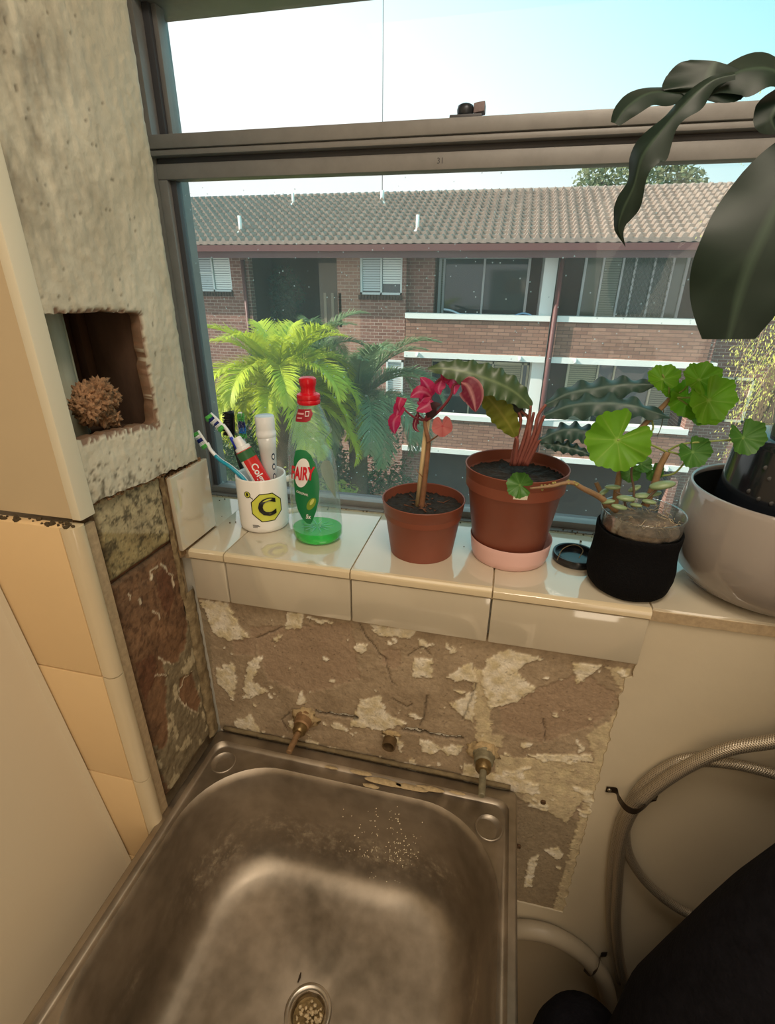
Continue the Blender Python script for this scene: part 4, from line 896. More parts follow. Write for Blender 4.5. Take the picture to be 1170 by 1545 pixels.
lz = SILL + 0.021
mb = MB(); rg = [[bpt(2 * PI * k / K, z, -0.0012) for k in range(K)] for z in (SILL + 0.0025, SILL + .006, SILL + .010, SILL + .015, lz)]
mb.rings(rg, True, True, True)
m = mat('green_liquid', hexc(8, 226, 84), 0.08, trans=0.55, ior=1.36); mb.build('liquid', m, t, True, auto=40)
# radial ribs under the base seen through the liquid
mb = MB(); c_ = V(prof[-1][1], BY, lz + 0.0004)
for k in range(12):
    a = 2 * PI * k / 12; d = V(math.cos(a), math.sin(a) * .86, 0); mb.tube([c_ + d * 0.007, c_ + d * 0.026], [0.0008, 0.0004], 5)
mb.build('base_ribs', mat('rib_pale', hexc(130, 225, 200), 0.2), t, True, 'stuff')
capx = prof[0][1]; red = mat('cap_red', hexc(204, 20, 38), 0.25, coat=.2)
mb = MB(); mb.lathe([(0.0160, -0.003), (0.0168, -0.001), (0.0168, 0.0025), (0.0163, 0.0033), (0.0168, 0.0042), (0.0168, 0.0092), (0.0162, 0.0108), (0.0130, 0.0122), (0.0115, 0.0135)], (capx, BY, 1.4995), 40); mb.build('screw_cap', red, t, True, auto=40)
mb = MB(); mb.lathe([(0.0112, 0.0125), (0.0105, 0.015), (0.0105, 0.021), (0.0118, 0.0235), (0.0124, 0.0285), (0.0120, 0.0325), (0.0090, 0.0345), (0.0, 0.0345)], (capx, BY, 1.4995), 40); mb.build('push_pull_top', red, t, True, auto=40)
# printed labels on the skin of the bottle: (px, py) of the photo carried to the front of the bottle
def onb(off):
    def g(px, py):
        p = PY(px, py, BY - 0.030); cx, ra = brow(p.z); x = max(-0.985, min(0.985, (p.x - cx) / ra)); return bpt(-math.acos(x), p.z, off)
    return g
lab = [(444.5,681),(452,679.5),(460,681),(468,688),(475,701),(479.5,718),(481.5,736),(481,755),(477.5,772),(472.5,786),(470,789),(464,787),(457,780),(450,768),(446,755),(444,735),(443,715),(442.5,695)]
flat_on(dense(lab, 3), onb(0.0005)).build('front_label', mat('label_green', hexc(24, 118, 70), 0.3), t)
flat_on(ell(456.5, 713, 11.5, 21.5, 36, 0.10), onb(0.0008)).build('label_oval', MATS['print_white'], t)
def txt(s, size, px, py, name, m, bold, sx, shear=0, rot=0.0, off=0.0019):
    g = onb(off)
    def fn(u, v):
        uu, vv = u * math.cos(rot) - v * math.sin(rot), u * math.sin(rot) + v * math.cos(rot); return g(px + uu, py - vv)
    text_on(s, size, fn, bold, sx, shear).build(name, m, t)
txt('FAIRY', 26, 456.5, 714.5, 'lettering', mat('letter_red', hexc(206, 30, 48), 0.3), 0.9, 0.50, 0, -0.04)
txt('ORIGINAL', 4.6, 458, 743, 'lettering', MATS['print_white'], 0.05, 0.9, 0, -0.28)
txt('5x', 8.5, 467.5, 777.5, 'lettering', MATS['print_white'], 0.2, 0.8, 0, -0.1)
flat_on(ell(471, 759, 5.5, 9.5, 24, 0.5), onb(0.0008)).build('lemon_print', mat('label_lime', hexc(120, 150, 50), 0.3), t)
flat_on(ell(472, 756, 2.2, 5.0, 16, 0.5), onb(0.0011)).build('lemon_shine', mat('label_lime_pale', hexc(196, 204, 110), 0.3), t)
flat_on(dense([(443.5,621),(463,620.5),(466.5,628),(464,637),(459,639.5),(441.5,639),(441,632)], 4), onb(0.0005)).build('neck_label', mat('label_maroon', hexc(150, 32, 46), 0.3), t)
ring_on(dense([(456,623.5),(461.5,623.5),(461.5,631),(456,631)], 4), 1.2, onb(0.0009)).build('neck_mark', MATS['print_white'], t)
for (a, b, c, d) in ((444, 626, 454, 628.5), (444, 632.5, 452, 634.5)):
    flat_on(dense([(a, b), (c, b), (c, d), (a, d)], 4), onb(0.0009)).build('neck_print', mat('print_pink', hexc(214, 160, 164), 0.4), t)
# back label seen through the bottle
def onback(px, py):
    p = PY(px, py, BY + 0.028); cx, ra = brow(p.z); x = max(-0.985, min(0.985, (p.x - cx) / ra)); return bpt(math.acos(x), p.z, 0.0005)
flat_on(dense([(486,697),(492,695),(498,696),(503,704),(506,720),(507.5,740),(507,752),(500,745),(491,732),(484,718),(482,705)], 3), onback).build('back_label', mat('label_back', hexc(196, 204, 200), 0.5), t)

# ------------------------------------------------------------------ plants: builders
def leafmesh(mb, mid, nrm, hw, nseg=26, nw=6, wave=0.0, wn=7, fold=0.25, tipc=1.0, ser=0.0, prof_=None, droop=0.0, edgec=0.0, vn=0.22):
    """long leaf about a midrib line (world points); nrm: facing hint; hw: half width; wave: ripple height at the margins"""
    P_ = catmull(mid, 8); L = len(P_); cum = [0]
    for a, b in zip(P_, P_[1:]): cum.append(cum[-1] + (b - a).length)
    T = cum[-1]; rows_ = []
    for k in range(nseg + 1):
        s_ = T * k / nseg; j = 0
        while j < L - 2 and cum[j + 1] < s_: j += 1
        u = (s_ - cum[j]) / max(1e-9, cum[j + 1] - cum[j]); c = P_[j].lerp(P_[j + 1], min(1, u)); tg = (P_[j + 1] - P_[j]).normalized()
        n_ = Vector(nrm); n_ = (n_ - tg * n_.dot(tg)).normalized(); w = tg.cross(n_)
        f = k / nseg; width = hw * (prof_(f) if prof_ else (math.sin(PI * min(1, f ** 0.75)) ** 0.8))
        r = []
        for i in range(-nw, nw + 1):
            e = i / nw; ae = abs(e); ph = wn * 2 * PI * f + (0 if e > 0 else PI * .6)
            wv = wave * math.sin(ph) * ae ** 1.6 * min(1, 4 * f * (1 - f) + .15)
            wd = width * (1 + ser * math.cos(ph) * ae ** 3)
            p = c + w * (e * wd) + n_ * (wv - fold * width * ae ** 1.2 * (1) - droop * ae * ae * width)
            col = max(0, 1 - ae * 9) * 0.9 + vn * max(0, math.sin(ph * 1.0 - ae * 5)) ** 4 * (1 - ae) + (edgec if ae > .9 else 0)
            r.append(mb.vert(p, min(1, col)))
        rows_.append(r)
    for a, b in zip(rows_, rows_[1:]):
        for i in range(2 * nw): mb.face(a[i], a[i + 1], b[i + 1], b[i])
def roundleaf(mb, c, n_, d, R, lobes=7, cup=0.12, ruf=0.05, rings_=7, nseg=126, notch=0.85, scal=0.07, fold_=0.0):
    """scalloped round leaf; c: petiole joint, n_: facing, d: direction of the leaf's tip"""
    n_ = Vector(n_).normalized(); d = Vector(d); d = (d - n_ * d.dot(n_)).normalized(); w = n_.cross(d); idx = []
    cen = mb.vert(c, 1.0)
    for k in range(1, rings_ + 1):
        rho = k / rings_; r = []
        for j in range(nseg):
            a = 2 * PI * j / nseg; da = math.pi - abs(a - math.pi)
            da2 = abs(a - PI)
            rad = 1.0 - 0.07 * ((1 - math.cos(lobes * a)) / 2) ** 2 - scal * (1 - abs(math.sin(lobes * 1.5 * a + .3))) ** 1.5 * rho
            rad *= 1 - notch * math.exp(-(da2 / 0.22) ** 2) * (0.35 + .65 * rho)
            q = Vector(c) + (d * math.cos(a) + w * math.sin(a)) * (R * rho * rad) + n_ * (R * (cup * rho * rho + ruf * math.sin(lobes * .5 * 2 * a + .4) * rho ** 2 + 0.045 * math.sin(3 * a + 1) * rho + fold_ * rho * rho * (math.sin(a) ** 2 - .4)))
            vein = .7 * max(0, math.cos(lobes * a)) ** 24 * (1 - .7 * rho); r.append(mb.vert(q, min(1, vein + max(0, 0.5 - rho * 4))))
        idx.append(r)
    for j in range(nseg):
        j2 = (j + 1) % nseg; mb.face(cen, idx[0][j], idx[0][j2])
        for k in range(rings_ - 1): mb.face(idx[k][j], idx[k + 1][j], idx[k + 1][j2], idx[k][j2])
def pot(name_root, c, r0, r1, h, label, m, rim_h=0.018, soil_d=0.014, lip=0.002):
    t = thing(name_root, (c[0], c[1], c[2]), label, 'plant')
    mb = MB(); rb = r0 + (r1 - lip - r0) * (h - rim_h) / h
    mb.lathe([(0, 0.002), (r0 * 0.9, 0.002), (r0 * .93, 0), (r0, 0.001), (rb, h - rim_h - 0.001), (rb + lip * .4, h - rim_h), (rb + lip, h - rim_h + 0.0015), (r1 - .0005, h - 0.001), (r1, h), (r1 - 0.0006, h + 0.0008), (r1 - 0.0020, h), (r1 - 0.0030, h - rim_h), (r1 - 0.004, h - soil_d - .012), (0, h - soil_d - .012)], c, 64); mb.build('pot', m, t, True, auto=50)
    mb = MB(); bmx = bmesh.new(); bmesh.ops.create_circle(bmx, cap_ends=True, segments=40, radius=r1 - 0.0036); bmesh.ops.poke(bmx, faces=bmx.faces); bmesh.ops.subdivide_edges(bmx, edges=bmx.edges, cuts=9, use_grid_fill=True)
    for v in bmx.verts:
        rr0 = v.co.length / (r1); v.co.z = 0.0035 * noise.noise(v.co * 190 + Vector((c[0] * 50, 0, 0))) + 0.003 * noise.noise(v.co * 70) + 0.003 * (1 - rr0)
        v.co += Vector((c[0], c[1], c[2] + h - soil_d))
    mb.bm(bmx); mb.build('soil', MATS['soil'], t, True)
    return t

# ------------------------------------------------------------------ small terracotta coloured pot with the pink-leaved cutting
TC = MATS['terracotta_plastic']
t = pot('potted_coleus', (-0.0985, 0.676, SILL), 0.0475, 0.0615, 0.0865, 'small terracotta plastic pot with a pink leaved cutting tied to a stake', TC)
mb = MB(); random.seed(9)
for k in range(26):
    a = random.uniform(0, 2 * PI); r = random.uniform(0, .05); p = V(-0.0985 + r * math.cos(a), 0.676 + r * math.sin(a), SILL + 0.0865 - 0.0125 + random.uniform(0, .004)); d = V(random.uniform(-1, 1), random.uniform(-1, 1), random.uniform(-.3, .5)).normalized() * random.uniform(.003, .009)
    mb.tube([p - d, p + d], [0.0012, 0.0006], 5)
mb.build('bark_bits', mat('bark', hexc(96, 62, 44), 0.9, var=0.4, vscale=150), t, True, 'stuff')
CY = 0.676
mb = MB(); mb.tube([PY(630, 768, CY), PY(638, 700, CY), PY(646, 628, CY)], 0.0042, 10); mb.build('stake', mat('bamboo', hexc(206, 184, 140), 0.5, var=0.12, vscale=60, stretch=(1, 1, 0.2)), t)
stm = mat('coleus_stem', hexc(134, 96, 70), 0.5, var=0.2, vscale=80)
mb = MB(); mb.tube(catmull([PY(636,768,.671),PY(640,735,.670),PY(644,700,.669),(PY(647,668,.669)),PY(643,648,.669),PY(641,634,.670)], 6), [0.0044 - 0.00006 * k for k in range(31)], 10); mb.build('stem', stm, t)
red = mat('coleus_twig', hexc(120, 48, 60), 0.5)
def twig(tt, pts, r0, r1, m_, name='twig'):
    pa = catmull([PY(*p) for p in pts], 6); mb = MB(); mb.tube(pa, [r0 + (r1 - r0) * k / (len(pa) - 1) for k in range(len(pa))], 8); return mb.build(name, m_, tt)
twig(t, [(642,634,.670),(630,632,.665),(620,626,.660),(611,618,.657),(607,612,.656)], .0016, .0010, red)
twig(t, [(642,634,.670),(650,618,.668),(650,600,.668),(654,584,.668),(664,572,.668),(675,570,.668)], .0026, .0016, red)
twig(t, [(643,634,.670),(656,626,.664),(670,612,.660),(681,596,.658),(684,582,.657),(692,578,.656)], .0024, .0014, red)
twig(t, [(642,634,.670),(634,628,.672),(630,622,.673),(632,640,.673)], .0012, .0008, red)
twig(t, [(645,668,.667),(654,662,.660),(664,655,.655)], .0012, .0009, stm)
twig(t, [(638,720,.668),(631,712,.664),(628,708,.663)], .0008, .0004, stm)
twig(t, [(641,716,.668),(646,710,.664),(644,704,.663)], .0008, .0004, stm)
pk = mat('coleus_leaf', hexc(188, 40, 92), 0.45, var=0.15, vscale=60, attr='mask', col2=hexc(214, 120, 150), trl=0.45)
pk2 = mat('coleus_dark', hexc(128, 36, 62), 0.45, var=0.15, vscale=60, attr='mask', col2=hexc(210, 150, 150), trl=0.35)
def pleaf(tt, pts, hw, m_, nrm=(-.2, -1, .35), **k):
    mb = MB(); leafmesh(mb, [PY(*p) for p in pts], nrm, hw, 16, 4, **k); return mb.build('leaf', m_, tt)
pleaf(t, [(609,614,.656),(604,610,.654),(600,622,.652),(597,634,.652)], .0085, pk, wave=.001)
pleaf(t, [(606,612,.656),(606,600,.654),(602,612,.650),(604,622,.650)], .007, pk)
pleaf(t, [(603,625,.652),(595,634,.650),(594,645,.650),(596,655,.651)], .0095, pk, wave=.0015)
pleaf(t, [(652,600,.667),(642,592,.660),(630,592,.655),(619,600,.652)], .010, pk, wave=.0015)
pleaf(t, [(652,598,.667),(646,584,.662),(640,575,.660),(634,569,.660)], .0095, pk, wave=.001)
pleaf(t, [(650,602,.667),(646,610,.660),(637,616,.655),(628,620,.652)], .009, pk, wave=.001)
pleaf(t, [(648,590,.668),(640,600,.664),(634,608,.663),(630,606,.662)], .008, pk)
pleaf(t, [(664,573,.668),(674,568,.664),(684,572,.660),(686,596,.656)], .011, pk, wave=.0015)
pleaf(t, [(668,572,.668),(664,580,.664),(662,588,.660),(665,596,.660)], .008, pk)
pleaf(t, [(674,570,.667),(668,566,.664),(682,566,.662),(690,570,.661)], .008, pk)
pleaf(t, [(696,577,.656),(706,582,.652),(714,600,.650),(718,622,.650)], .0155, pk2, wave=.001, edgec=.7)
pleaf(t, [(644,632,.668),(650,620,.660),(656,612,.656),(666,610,.655)], .0085, mat('coleus_black', hexc(60, 36, 44), 0.5, trl=.1))
pleaf(t, [(632,622,.672),(626,640,.670),(628,648,.669),(634,652,.669)], .004, pk2)
mb = MB(); roundleaf(mb, PY(668, 643, .655), (-.1, -1, .3), V(.15, 0, -1), .0145, 5, .15, .05, 6, 60, .7, .03); mb.build('leaf', mat('coleus_pale', hexc(206, 112, 108), 0.45, attr='mask', col2=hexc(196, 50, 66), trl=0.5), t)

# ------------------------------------------------------------------ large pot with the long rippled leaves, in its pink saucer
sc = V(0.0335, 0.6935, SILL)
t = thing('pot_saucer', sc, 'pale pink plastic saucer under the large terracotta coloured pot', 'saucer')
mb = MB(); mb.lathe([(0, .001), (.050, .001), (.052, 0), (.0545, .002), (.0575, .012), (.0590, .026), (.0600, .033), (.0596, .0342), (.0588, .033), (.0574, .026), (.0560, .012), (.0535, .004), (0, .003)], sc, 64); mb.build('saucer_bowl', mat('pink_plastic', hexc(226, 184, 178), 0.35), t, True, auto=50)
pc = V(0.0300, 0.6935, SILL + 0.0035)
t = pot('potted_calathea', pc, 0.0500, 0.0725, 0.140, 'large terracotta plastic pot with long rippled dark leaves in a pink saucer', TC, .030, .018)
q = PY(786, 744, pc.y - .071)
mb = MB()
a0 = math.atan2(q.y - pc.y, q.x - pc.x); rb = .0722
mb.rings([[V(pc.x + (.0712 - (pc.z + .14 - z) * .06) * math.cos(a0 + da), pc.y + (.0712 - (pc.z + .14 - z) * .06) * math.sin(a0 + da), z) for da in (-.12, -.04, .04, .14)] for z in (q.z + .012, q.z, q.z - .010)], False)
mb.build('price_sticker', mat('sticker', hexc(226, 222, 204), 0.5), t)
pet = mat('petiole', hexc(134, 78, 70), 0.45, var=0.1, vscale=60)
lfg = mat('calathea_leaf', hexc(70, 92, 62), 0.35, var=0.12, vscale=40, attr='mask', col2=hexc(110, 130, 92), spec=.6, trl=.12)
lfd = mat('calathea_teal', hexc(52, 78, 72), 0.42, var=0.12, vscale=40, attr='mask', col2=hexc(104, 124, 118), spec=.5, trl=.08)
lfy = mat('calathea_olive', hexc(112, 118, 42), 0.4, var=0.15, vscale=40, attr='mask', col2=hexc(136, 134, 60), trl=.25)
lfk = mat('calathea_under', hexc(56, 58, 56), 0.5, var=0.1, vscale=40, attr='mask', col2=hexc(70, 70, 68))
pets = [[(772,702,.692),(780,660,.690),(786,635,.688),(783,622,.686)], [(778,702,.690),(792,660,.688),(799,630,.686),(801,612,.684)], [(783,702,.688),(798,660,.686),(798,632,.690),(786,620,.694)], [(788,702,.690),(806,655,.688),(812,628,.690),(824,610,.692)], [(791,702,.687),(810,660,.684),(816,640,.682),(822,627,.680)], [(776,702,.687),(780,675,.683),(781,665,.681),(778,659,.680)], [(795,702,.686),(806,680,.682),(812,668,.680),(818,664,.678)], [(786,702,.694),(796,665,.698),(802,640,.700),(806,622,.702)]]
for k, p in enumerate(pets): twig(t, p, .0031, .0020, pet, 'petiole')
pr = lambda f: math.sin(PI * min(1, (f * .97 + .02) ** 0.85)) ** 0.72
def cal(pts, hw, m_, nrm, **k):
    mb = MB(); leafmesh(mb, [PY(*p) for p in pts], nrm, hw, 64, 6, prof_=pr, **k); mb.build('leaf', m_, t)
cal([(802,614,.684),(775,590,.676),(742,574,.668),(705,562,.662),(672,556,.660),(646,556,.660)], .0195, lfg, (.1, -.9, .5), wave=.0035, wn=8, ser=.10, fold=.10)
cal([(790,628,.692),(770,610,.698),(748,597,.702),(725,588,.706)], .0125, lfk, (.1, -.95, .1), wave=.003, wn=6, ser=.1, fold=.1)
cal([(778,659,.680),(768,640,.680),(750,615,.684),(730,592,.690),(718,582,.694)], .0175, lfy, (-.3, -.9, .05), wave=.002, wn=7, ser=.06, fold=.05)
cal([(824,610,.692),(860,593,.690),(900,586,.686),(945,580,.682),(995,580,.678)], .0175, lfd, (0, -.75, .75), wave=.0050, wn=5.5, ser=.10, fold=.35)
cal([(822,627,.680),(860,612,.672),(905,608,.664),(955,612,.656),(1012,630,.650)], .0185, lfd, (0, -.7, .8), wave=.0050, wn=5.5, ser=.10, fold=.35)
cal([(814,664,.678),(845,650,.672),(870,648,.668),(905,656,.664),(925,668,.662)], .0155, lfd, (0, -.6, .85), wave=.0045, wn=6, ser=.10, fold=.35)
cal([(816,668,.676),(845,672,.668),(875,680,.662),(895,688,.660)], .0085, lfd, (0, -.8, .5), wave=.0045, wn=6, ser=.10, fold=.2)

# ------------------------------------------------------------------ jar in its black knitted cover with geranium and succulent
jc = V(0.1925, 0.6460, SILL)
t = thing('potted_geranium', jc, 'geranium and succulents in a clear jar wrapped in black cloth on the sill', 'plant')
mb = MB(); rg = []
for z, r in ((0, .040), (.0015, .046), (.008, .0515), (.022, .0545), (.036, .0545), (.050, .0525), (.066, .0515), (.082, .0525), (.0875, .0525), (.089, .0512), (.0875, .0496)):
    rg.append([V(jc.x + r * math.cos(a) * (1 + .025 * N(math.cos(a) * 2, math.sin(a) * 2, z * 25)), jc.y + r * math.sin(a) * (1 + .025 * N(math.cos(a) * 2, math.sin(a) * 2, z * 25)), SILL + z + (.0015 * math.sin(3 * a) if z > .07 else 0)) for a in [2 * PI * k / 60 for k in range(60)]])
mb.rings(rg, True, True, False); mb.build('cloth_cover', mat('black_knit', (0.006, 0.006, 0.007), 0.95, spec=.1, bump=.8, bscale=500), t)
mb = MB(); mb.lathe([(.0470, .004), (.0484, .07), (.0492, .094), (.0500, .1085), (.0510, .1105), (.0502, .1120), (.0490, .1105), (.0478, .095)], jc, 56); mb.build('jar', thin_clear('jar_glass', (.92, .92, .90), .16, .05), t)
mb = MB(); bmx = bmesh.new(); bmesh.ops.create_uvsphere(bmx, u_segments=40, v_segments=14, radius=.0462)
for v in bmx.verts: v.co = Vector((v.co.x, v.co.y, v.co.z * .28 + .090 + .004 * noise.noise(v.co * 120))) + jc
mb.bm(bmx); mb.build('potting_mix', mat('mix_pale', hexc(120, 104, 88), 0.95, var=.5, vscale=140, bump=1, bscale=200), t)
mb = MB(); random.seed(13)
for k in range(70):
    a = random.uniform(0, 2 * PI); r = random.uniform(.02, .0455); p = jc + V(r * math.cos(a), r * math.sin(a), random.uniform(.098, .106)); d = V(random.uniform(-1, 1), random.uniform(-1, 1), random.uniform(-.3, .5)) * .006
    mb.tube([p - d, p + d * .3 + V(0, 0, .002), p + d], .0005, 4)
mb.build('dry_fibres', mat('fibre', hexc(176, 160, 132), 0.9), t, True, 'stuff')
gst = mat('geranium_stem', hexc(140, 112, 82), 0.6, var=.25, vscale=90, bump=.4, bscale=150); gpt = mat('geranium_petiole', hexc(142, 156, 88), 0.5)
twig(t, [(928,765,.650),(932,735,.650),(940,695,.652),(952,665,.655),(980,633,.660),(1004,610,.662),(1016,596,.662)], .0042, .0030, gst, 'stem')
twig(t, [(975,762,.645),(988,730,.643),(996,705,.642),(1008,682,.641)], .0048, .0036, gst, 'stem')
twig(t, [(930,770,.632),(905,750,.612),(880,737,.602),(862,728,.598),(835,733,.594),(820,735,.592),(800,737,.590)], .0042, .0012, gst, 'stem')
twig(t, [(915,765,.66),(908,745,.66),(900,728,.662)], .004, .003, gst, 'stem')
for k, (px, py, d) in enumerate(((858,727,.004),(838,731,.005),(826,734,.005),(818,736,.004),(868,731,.004))):
    q = PY(px, py, .5965); mb = MB()
    for j in range(5): mb.blob(q + V(random.uniform(-.003, .003), random.uniform(-.002, .002), random.uniform(-.003, .003)), .0016, 1, .4, 3, k + j)
    mb.build('bud_scales', mat('bud', hexc(150, 140, 84), 0.7), t, True)
for p in ([(1006,682,.641),(985,672,.636),(962,665,.630),(940,662,.624),(932,664,.622)], [(1008,680,.641),(1030,670,.638),(1070,666,.634),(1100,664,.630),(1122,662,.628)], [(1009,681,.641),(1020,684,.638),(1026,686,.636),(1032,688,.634)],
          [(1000,718,.643),(1018,714,.640),(1032,700,.637),(1040,690,.634)], [(1010,600,.662),(1010,580,.660),(1004,572,.658),(1000,565,.657)], [(1016,596,.662),(1030,590,.660),(1040,580,.658),(1054,573,.655)], [(1014,598,.662),(1028,600,.658),(1050,600,.650),(1068,604,.644)], [(1016,597,.662),(1030,605,.660),(1040,612,.658)],
          [(984,633,.660),(986,645,.656),(982,655,.654)]):
    twig(t, p, .0013, .0010, gpt, 'petiole')
gl = mat('geranium_leaf', hexc(112, 168, 40), 0.45, var=.12, vscale=30, attr='mask', col2=hexc(166, 196, 92), trl=.45)
gl2 = mat('geranium_dark', hexc(70, 118, 48), 0.45, var=.12, vscale=30, attr='mask', col2=hexc(120, 156, 84), trl=.3)
for (px, py, y, n_, d, R, m_, cup) in ((932,664,.622,(-.1,-1,.25),(-.55,0,-.75),.0375,gl,.10), (1070,604,.644,(.25,-1,.2),(.5,0,-.75),.0285,gl,.10), (1000,572,.656,(-.1,-.75,.6),(-.3,.2,.8),.0180,gl,.15), (1056,573,.655,(.1,-.8,.55),(-.4,.2,.7),.0215,gl,.12), (1038,600,.662,(.0,-1,.1),(-.1,0,-1),.0230,gl,.1), (1060,628,.648,(.1,-.55,.85),(-.9,-.2,-.45),.0210,gl,.1),
        (1046,682,.634,(.1,-1,.3),(.5,0,-.7),.0195,gl2,.12), (1122,660,.628,(.15,-.9,.4),(.35,0,-.85),.0215,gl2,.15), (785,732,.588,(-.2,-1,.35),(-.75,0,.15),.0165,gl2,.12), (1012,588,.664,(0,-.9,.4),(-.6,0,.4),.0110,gl,.1), (968,700,.652,(.2,-.8,.6),(.6,0,.3),.0135,gl2,.15), (952,715,.648,(-.2,-.8,.6),(.1,0,-.8),.0125,gl2,.15), (985,712,.654,(.2,-.9,.3),(.2,0,-.8),.0125,gl2,.15)):
    mb = MB(); roundleaf(mb, PY(px, py, y), n_, d, R, 7, cup * 1.8, .075, fold_=.35); mb.build('leaf', m_, t)
sg = mat('succulent', hexc(128, 150, 112), 0.35, var=.08, vscale=60, spec=.6)
for k, (px, py, y, ax, s_) in enumerate(((925,735,.625,(1,-.2,.15),.0095),(945,752,.612,(1,-.1,.0),.0110),(918,757,.615,(.8,-.3,.3),.0085),(970,748,.625,(1,.1,.1),.0110),(958,737,.632,(.8,.3,.4),.0085),(1000,732,.622,(1,0,.28),.0150),(935,765,.604,(1,-.1,-.1),.0095),(980,757,.615,(.9,-.2,0),.0085),(912,742,.635,(.6,.5,.4),.0075),(960,762,.606,(.7,-.5,.1),.0075),(990,745,.630,(.8,.4,.2),.0080))):
    a = Vector(ax).normalized(); mt = Matrix.Translation(PY(px, py, y)) @ a.to_track_quat('X', 'Z').to_matrix().to_4x4() @ Matrix.Diagonal((s_, s_ * .55, s_ * .32, 1))
    bmx = bmesh.new(); bmesh.ops.create_uvsphere(bmx, u_segments=16, v_segments=10, radius=1); mb = MB(); mb.bm(bmx, mt); mb.build('succulent_leaf', sg, t)
for p in ([(955,765,.62),(957,740,.622),(953,715,.624),(957,695,.626)], [(945,765,.615),(940,750,.616),(930,742,.618)], [(965,765,.62),(985,745,.62),(996,735,.621)]): twig(t, p, .0016, .0012, mat('succulent_stem', hexc(92, 74, 60), .6), 'succulent_stem')
twig(t, [(1002,618,.660),(1000,636,.656),(996,650,.654),(992,658,.654)], .0006, .0004, mat('dry_twig', hexc(92, 84, 62), .7), 'aerial_root')

# black lid behind the jar
lc = V(0.1300, 0.7000, SILL)
t = thing('jar_lid', lc, 'round black plastic lid lying on the sill behind the black clothed jar', 'lid')
mb = MB(); mb.lathe([(0, .0012), (.0285, .0012), (.0300, 0), (.0318, .001), (.0325, .004), (.0325, .0105), (.0318, .0120), (.0300, .0122), (.0288, .0115), (.0282, .0050), (.0235, .0042), (.0228, .0075), (.0215, .0078), (.0205, .0040), (0, .0036)], lc, 56); mb.build('lid_body', MATS['black_plastic'], t, True, auto=40)
mb = MB(); pa = catmull([PZ(841,845,1.294), PZ(850,828,1.300), PZ(868,822,1.303), PZ(880,830,1.299), PZ(874,842,1.294)], 6); mb.tube(pa, .0006, 5)
tag(mb.build('dry_tendril', mat('tendril', hexc(126, 104, 70), .8)), 'thin dry curled tendril lying over the black lid on the sill', 'twig')

# ------------------------------------------------------------------ big round pot with the black inner pot and the climbing plant
gc = V(0.3660, 0.6800, SILL)
t = thing('potted_climber', gc, 'big glossy pale grey round pot with dark leaved climbing plant in a black inner pot', 'plant')
mb = MB(); mb.lathe([(0, .002), (.060, .002), (.064, 0), (.072, .002), (.092, .012), (.107, .030), (.1155, .052), (.1185, .072), (.1185, .092), (.1165, .115), (.1130, .134), (.1115, .1400), (.1095, .1420), (.1072, .1400), (.1080, .134)], gc, 72); mb.build('pot', mat('grey_glaze', hexc(150, 142, 136), 0.10, spec=.7, coat=.3), t)
mb = MB(); mb.lathe([(.1080, .1345), (.1120, .112), (.1135, .09), (.112, .07), (.100, .036), (.06, .012), (0, .010)], gc, 72); mb.build('pot_inside', mat('inside_shade', hexc(46, 48, 48), .3), t)  # inner wall coloured dark for the shade deep in the pot
bp_ = mat('black_gloss', (0.010, 0.012, 0.016), 0.12, spec=.7); cx_, cy_ = 0.3660, 0.6800
mb = MB(); mb.lathe([(.0815, .040), (.0800, .120), (.0735, .2010), (.0715, .2075), (.0660, .2115), (.0560, .2130), (.0300, .2140), (.0180, .2130)], (cx_, cy_, SILL), 48); mb.build('inner_pot', bp_, t, True, auto=50)
for (px, py) in ((1162,723), (1131,741), (1146,753), (1165,760), (1156,706)):
    r_ = ray(px, py); o_ = CAM - V(cx_, cy_, 0); A_ = r_.x ** 2 + r_.y ** 2; 
    s0 = 0.6
    for it in range(40):
        P0 = CAM + r_ * s0; zz_ = P0.z - SILL; R_ = .0800 - (zz_ - .120) * (.0065 / .081)
        d_ = math.hypot(P0.x - cx_, P0.y - cy_) - R_; s0 += d_ * .7
    mb = MB(); mb.blob(P0, .0030, 2, 0, 1, 0, (1, .35, 1)); mb.build('drain_hole', mat('hole_pale', hexc(64, 64, 64), 0.5), t)
cane = mat('cane', hexc(62, 78, 52), 0.45, var=.2, vscale=60)
mb = MB(); cp = catmull([V(cx_ - .026, cy_ - .01, SILL + .205), V(cx_ - .022, cy_ - .012, SILL + .25), V(cx_ - .012, cy_ - .018, SILL + .32), V(cx_ + .010, cy_ - .025, SILL + .40), V(cx_ + .030, cy_ - .035, SILL + .50), V(cx_ + .040, cy_ - .045, SILL + .60)], 8)
mb.tube(cp, [(.0215 + .0016 * math.exp(-(((k % 6) - 3) / 1.0) ** 2)) * (1 if k < 22 else max(.22, 1 - (k - 22) / 20)) for k in range(len(cp))], 18); mb.build('cane', cane, t)
ro_ = mat('aerial_root', hexc(138, 112, 72), .7)
for k in range(9):
    b0 = cp[2 + k * 2]; a = -2.2 + 0.5 * (k % 4); d = V(math.cos(a), math.sin(a), 0); mb = MB()
    mb.tube(catmull([b0 + d * .0205, b0 + d * .0245 + V(.004, 0, -.008), b0 + V(d.y, -d.x, 0) * .016 + d * .0185 + V(0, 0, -.016), b0 + V(d.y, -d.x, 0) * .020 + d * .012 + V(0, 0, -.022)], 5), .0011, 6); mb.build('root', ro_, t)
dk = mat('climber_leaf', hexc(28, 44, 36), 0.42, var=.12, vscale=20, attr='mask', col2=hexc(58, 76, 62), spec=.35, trl=.04)
def bigleaf(pts, hw, nrm, prof2, **k):
    mb = MB(); leafmesh(mb, [PY(*p) for p in pts], nrm, hw, 48, 7, prof_=prof2, **k); mb.build('leaf', dk, t)
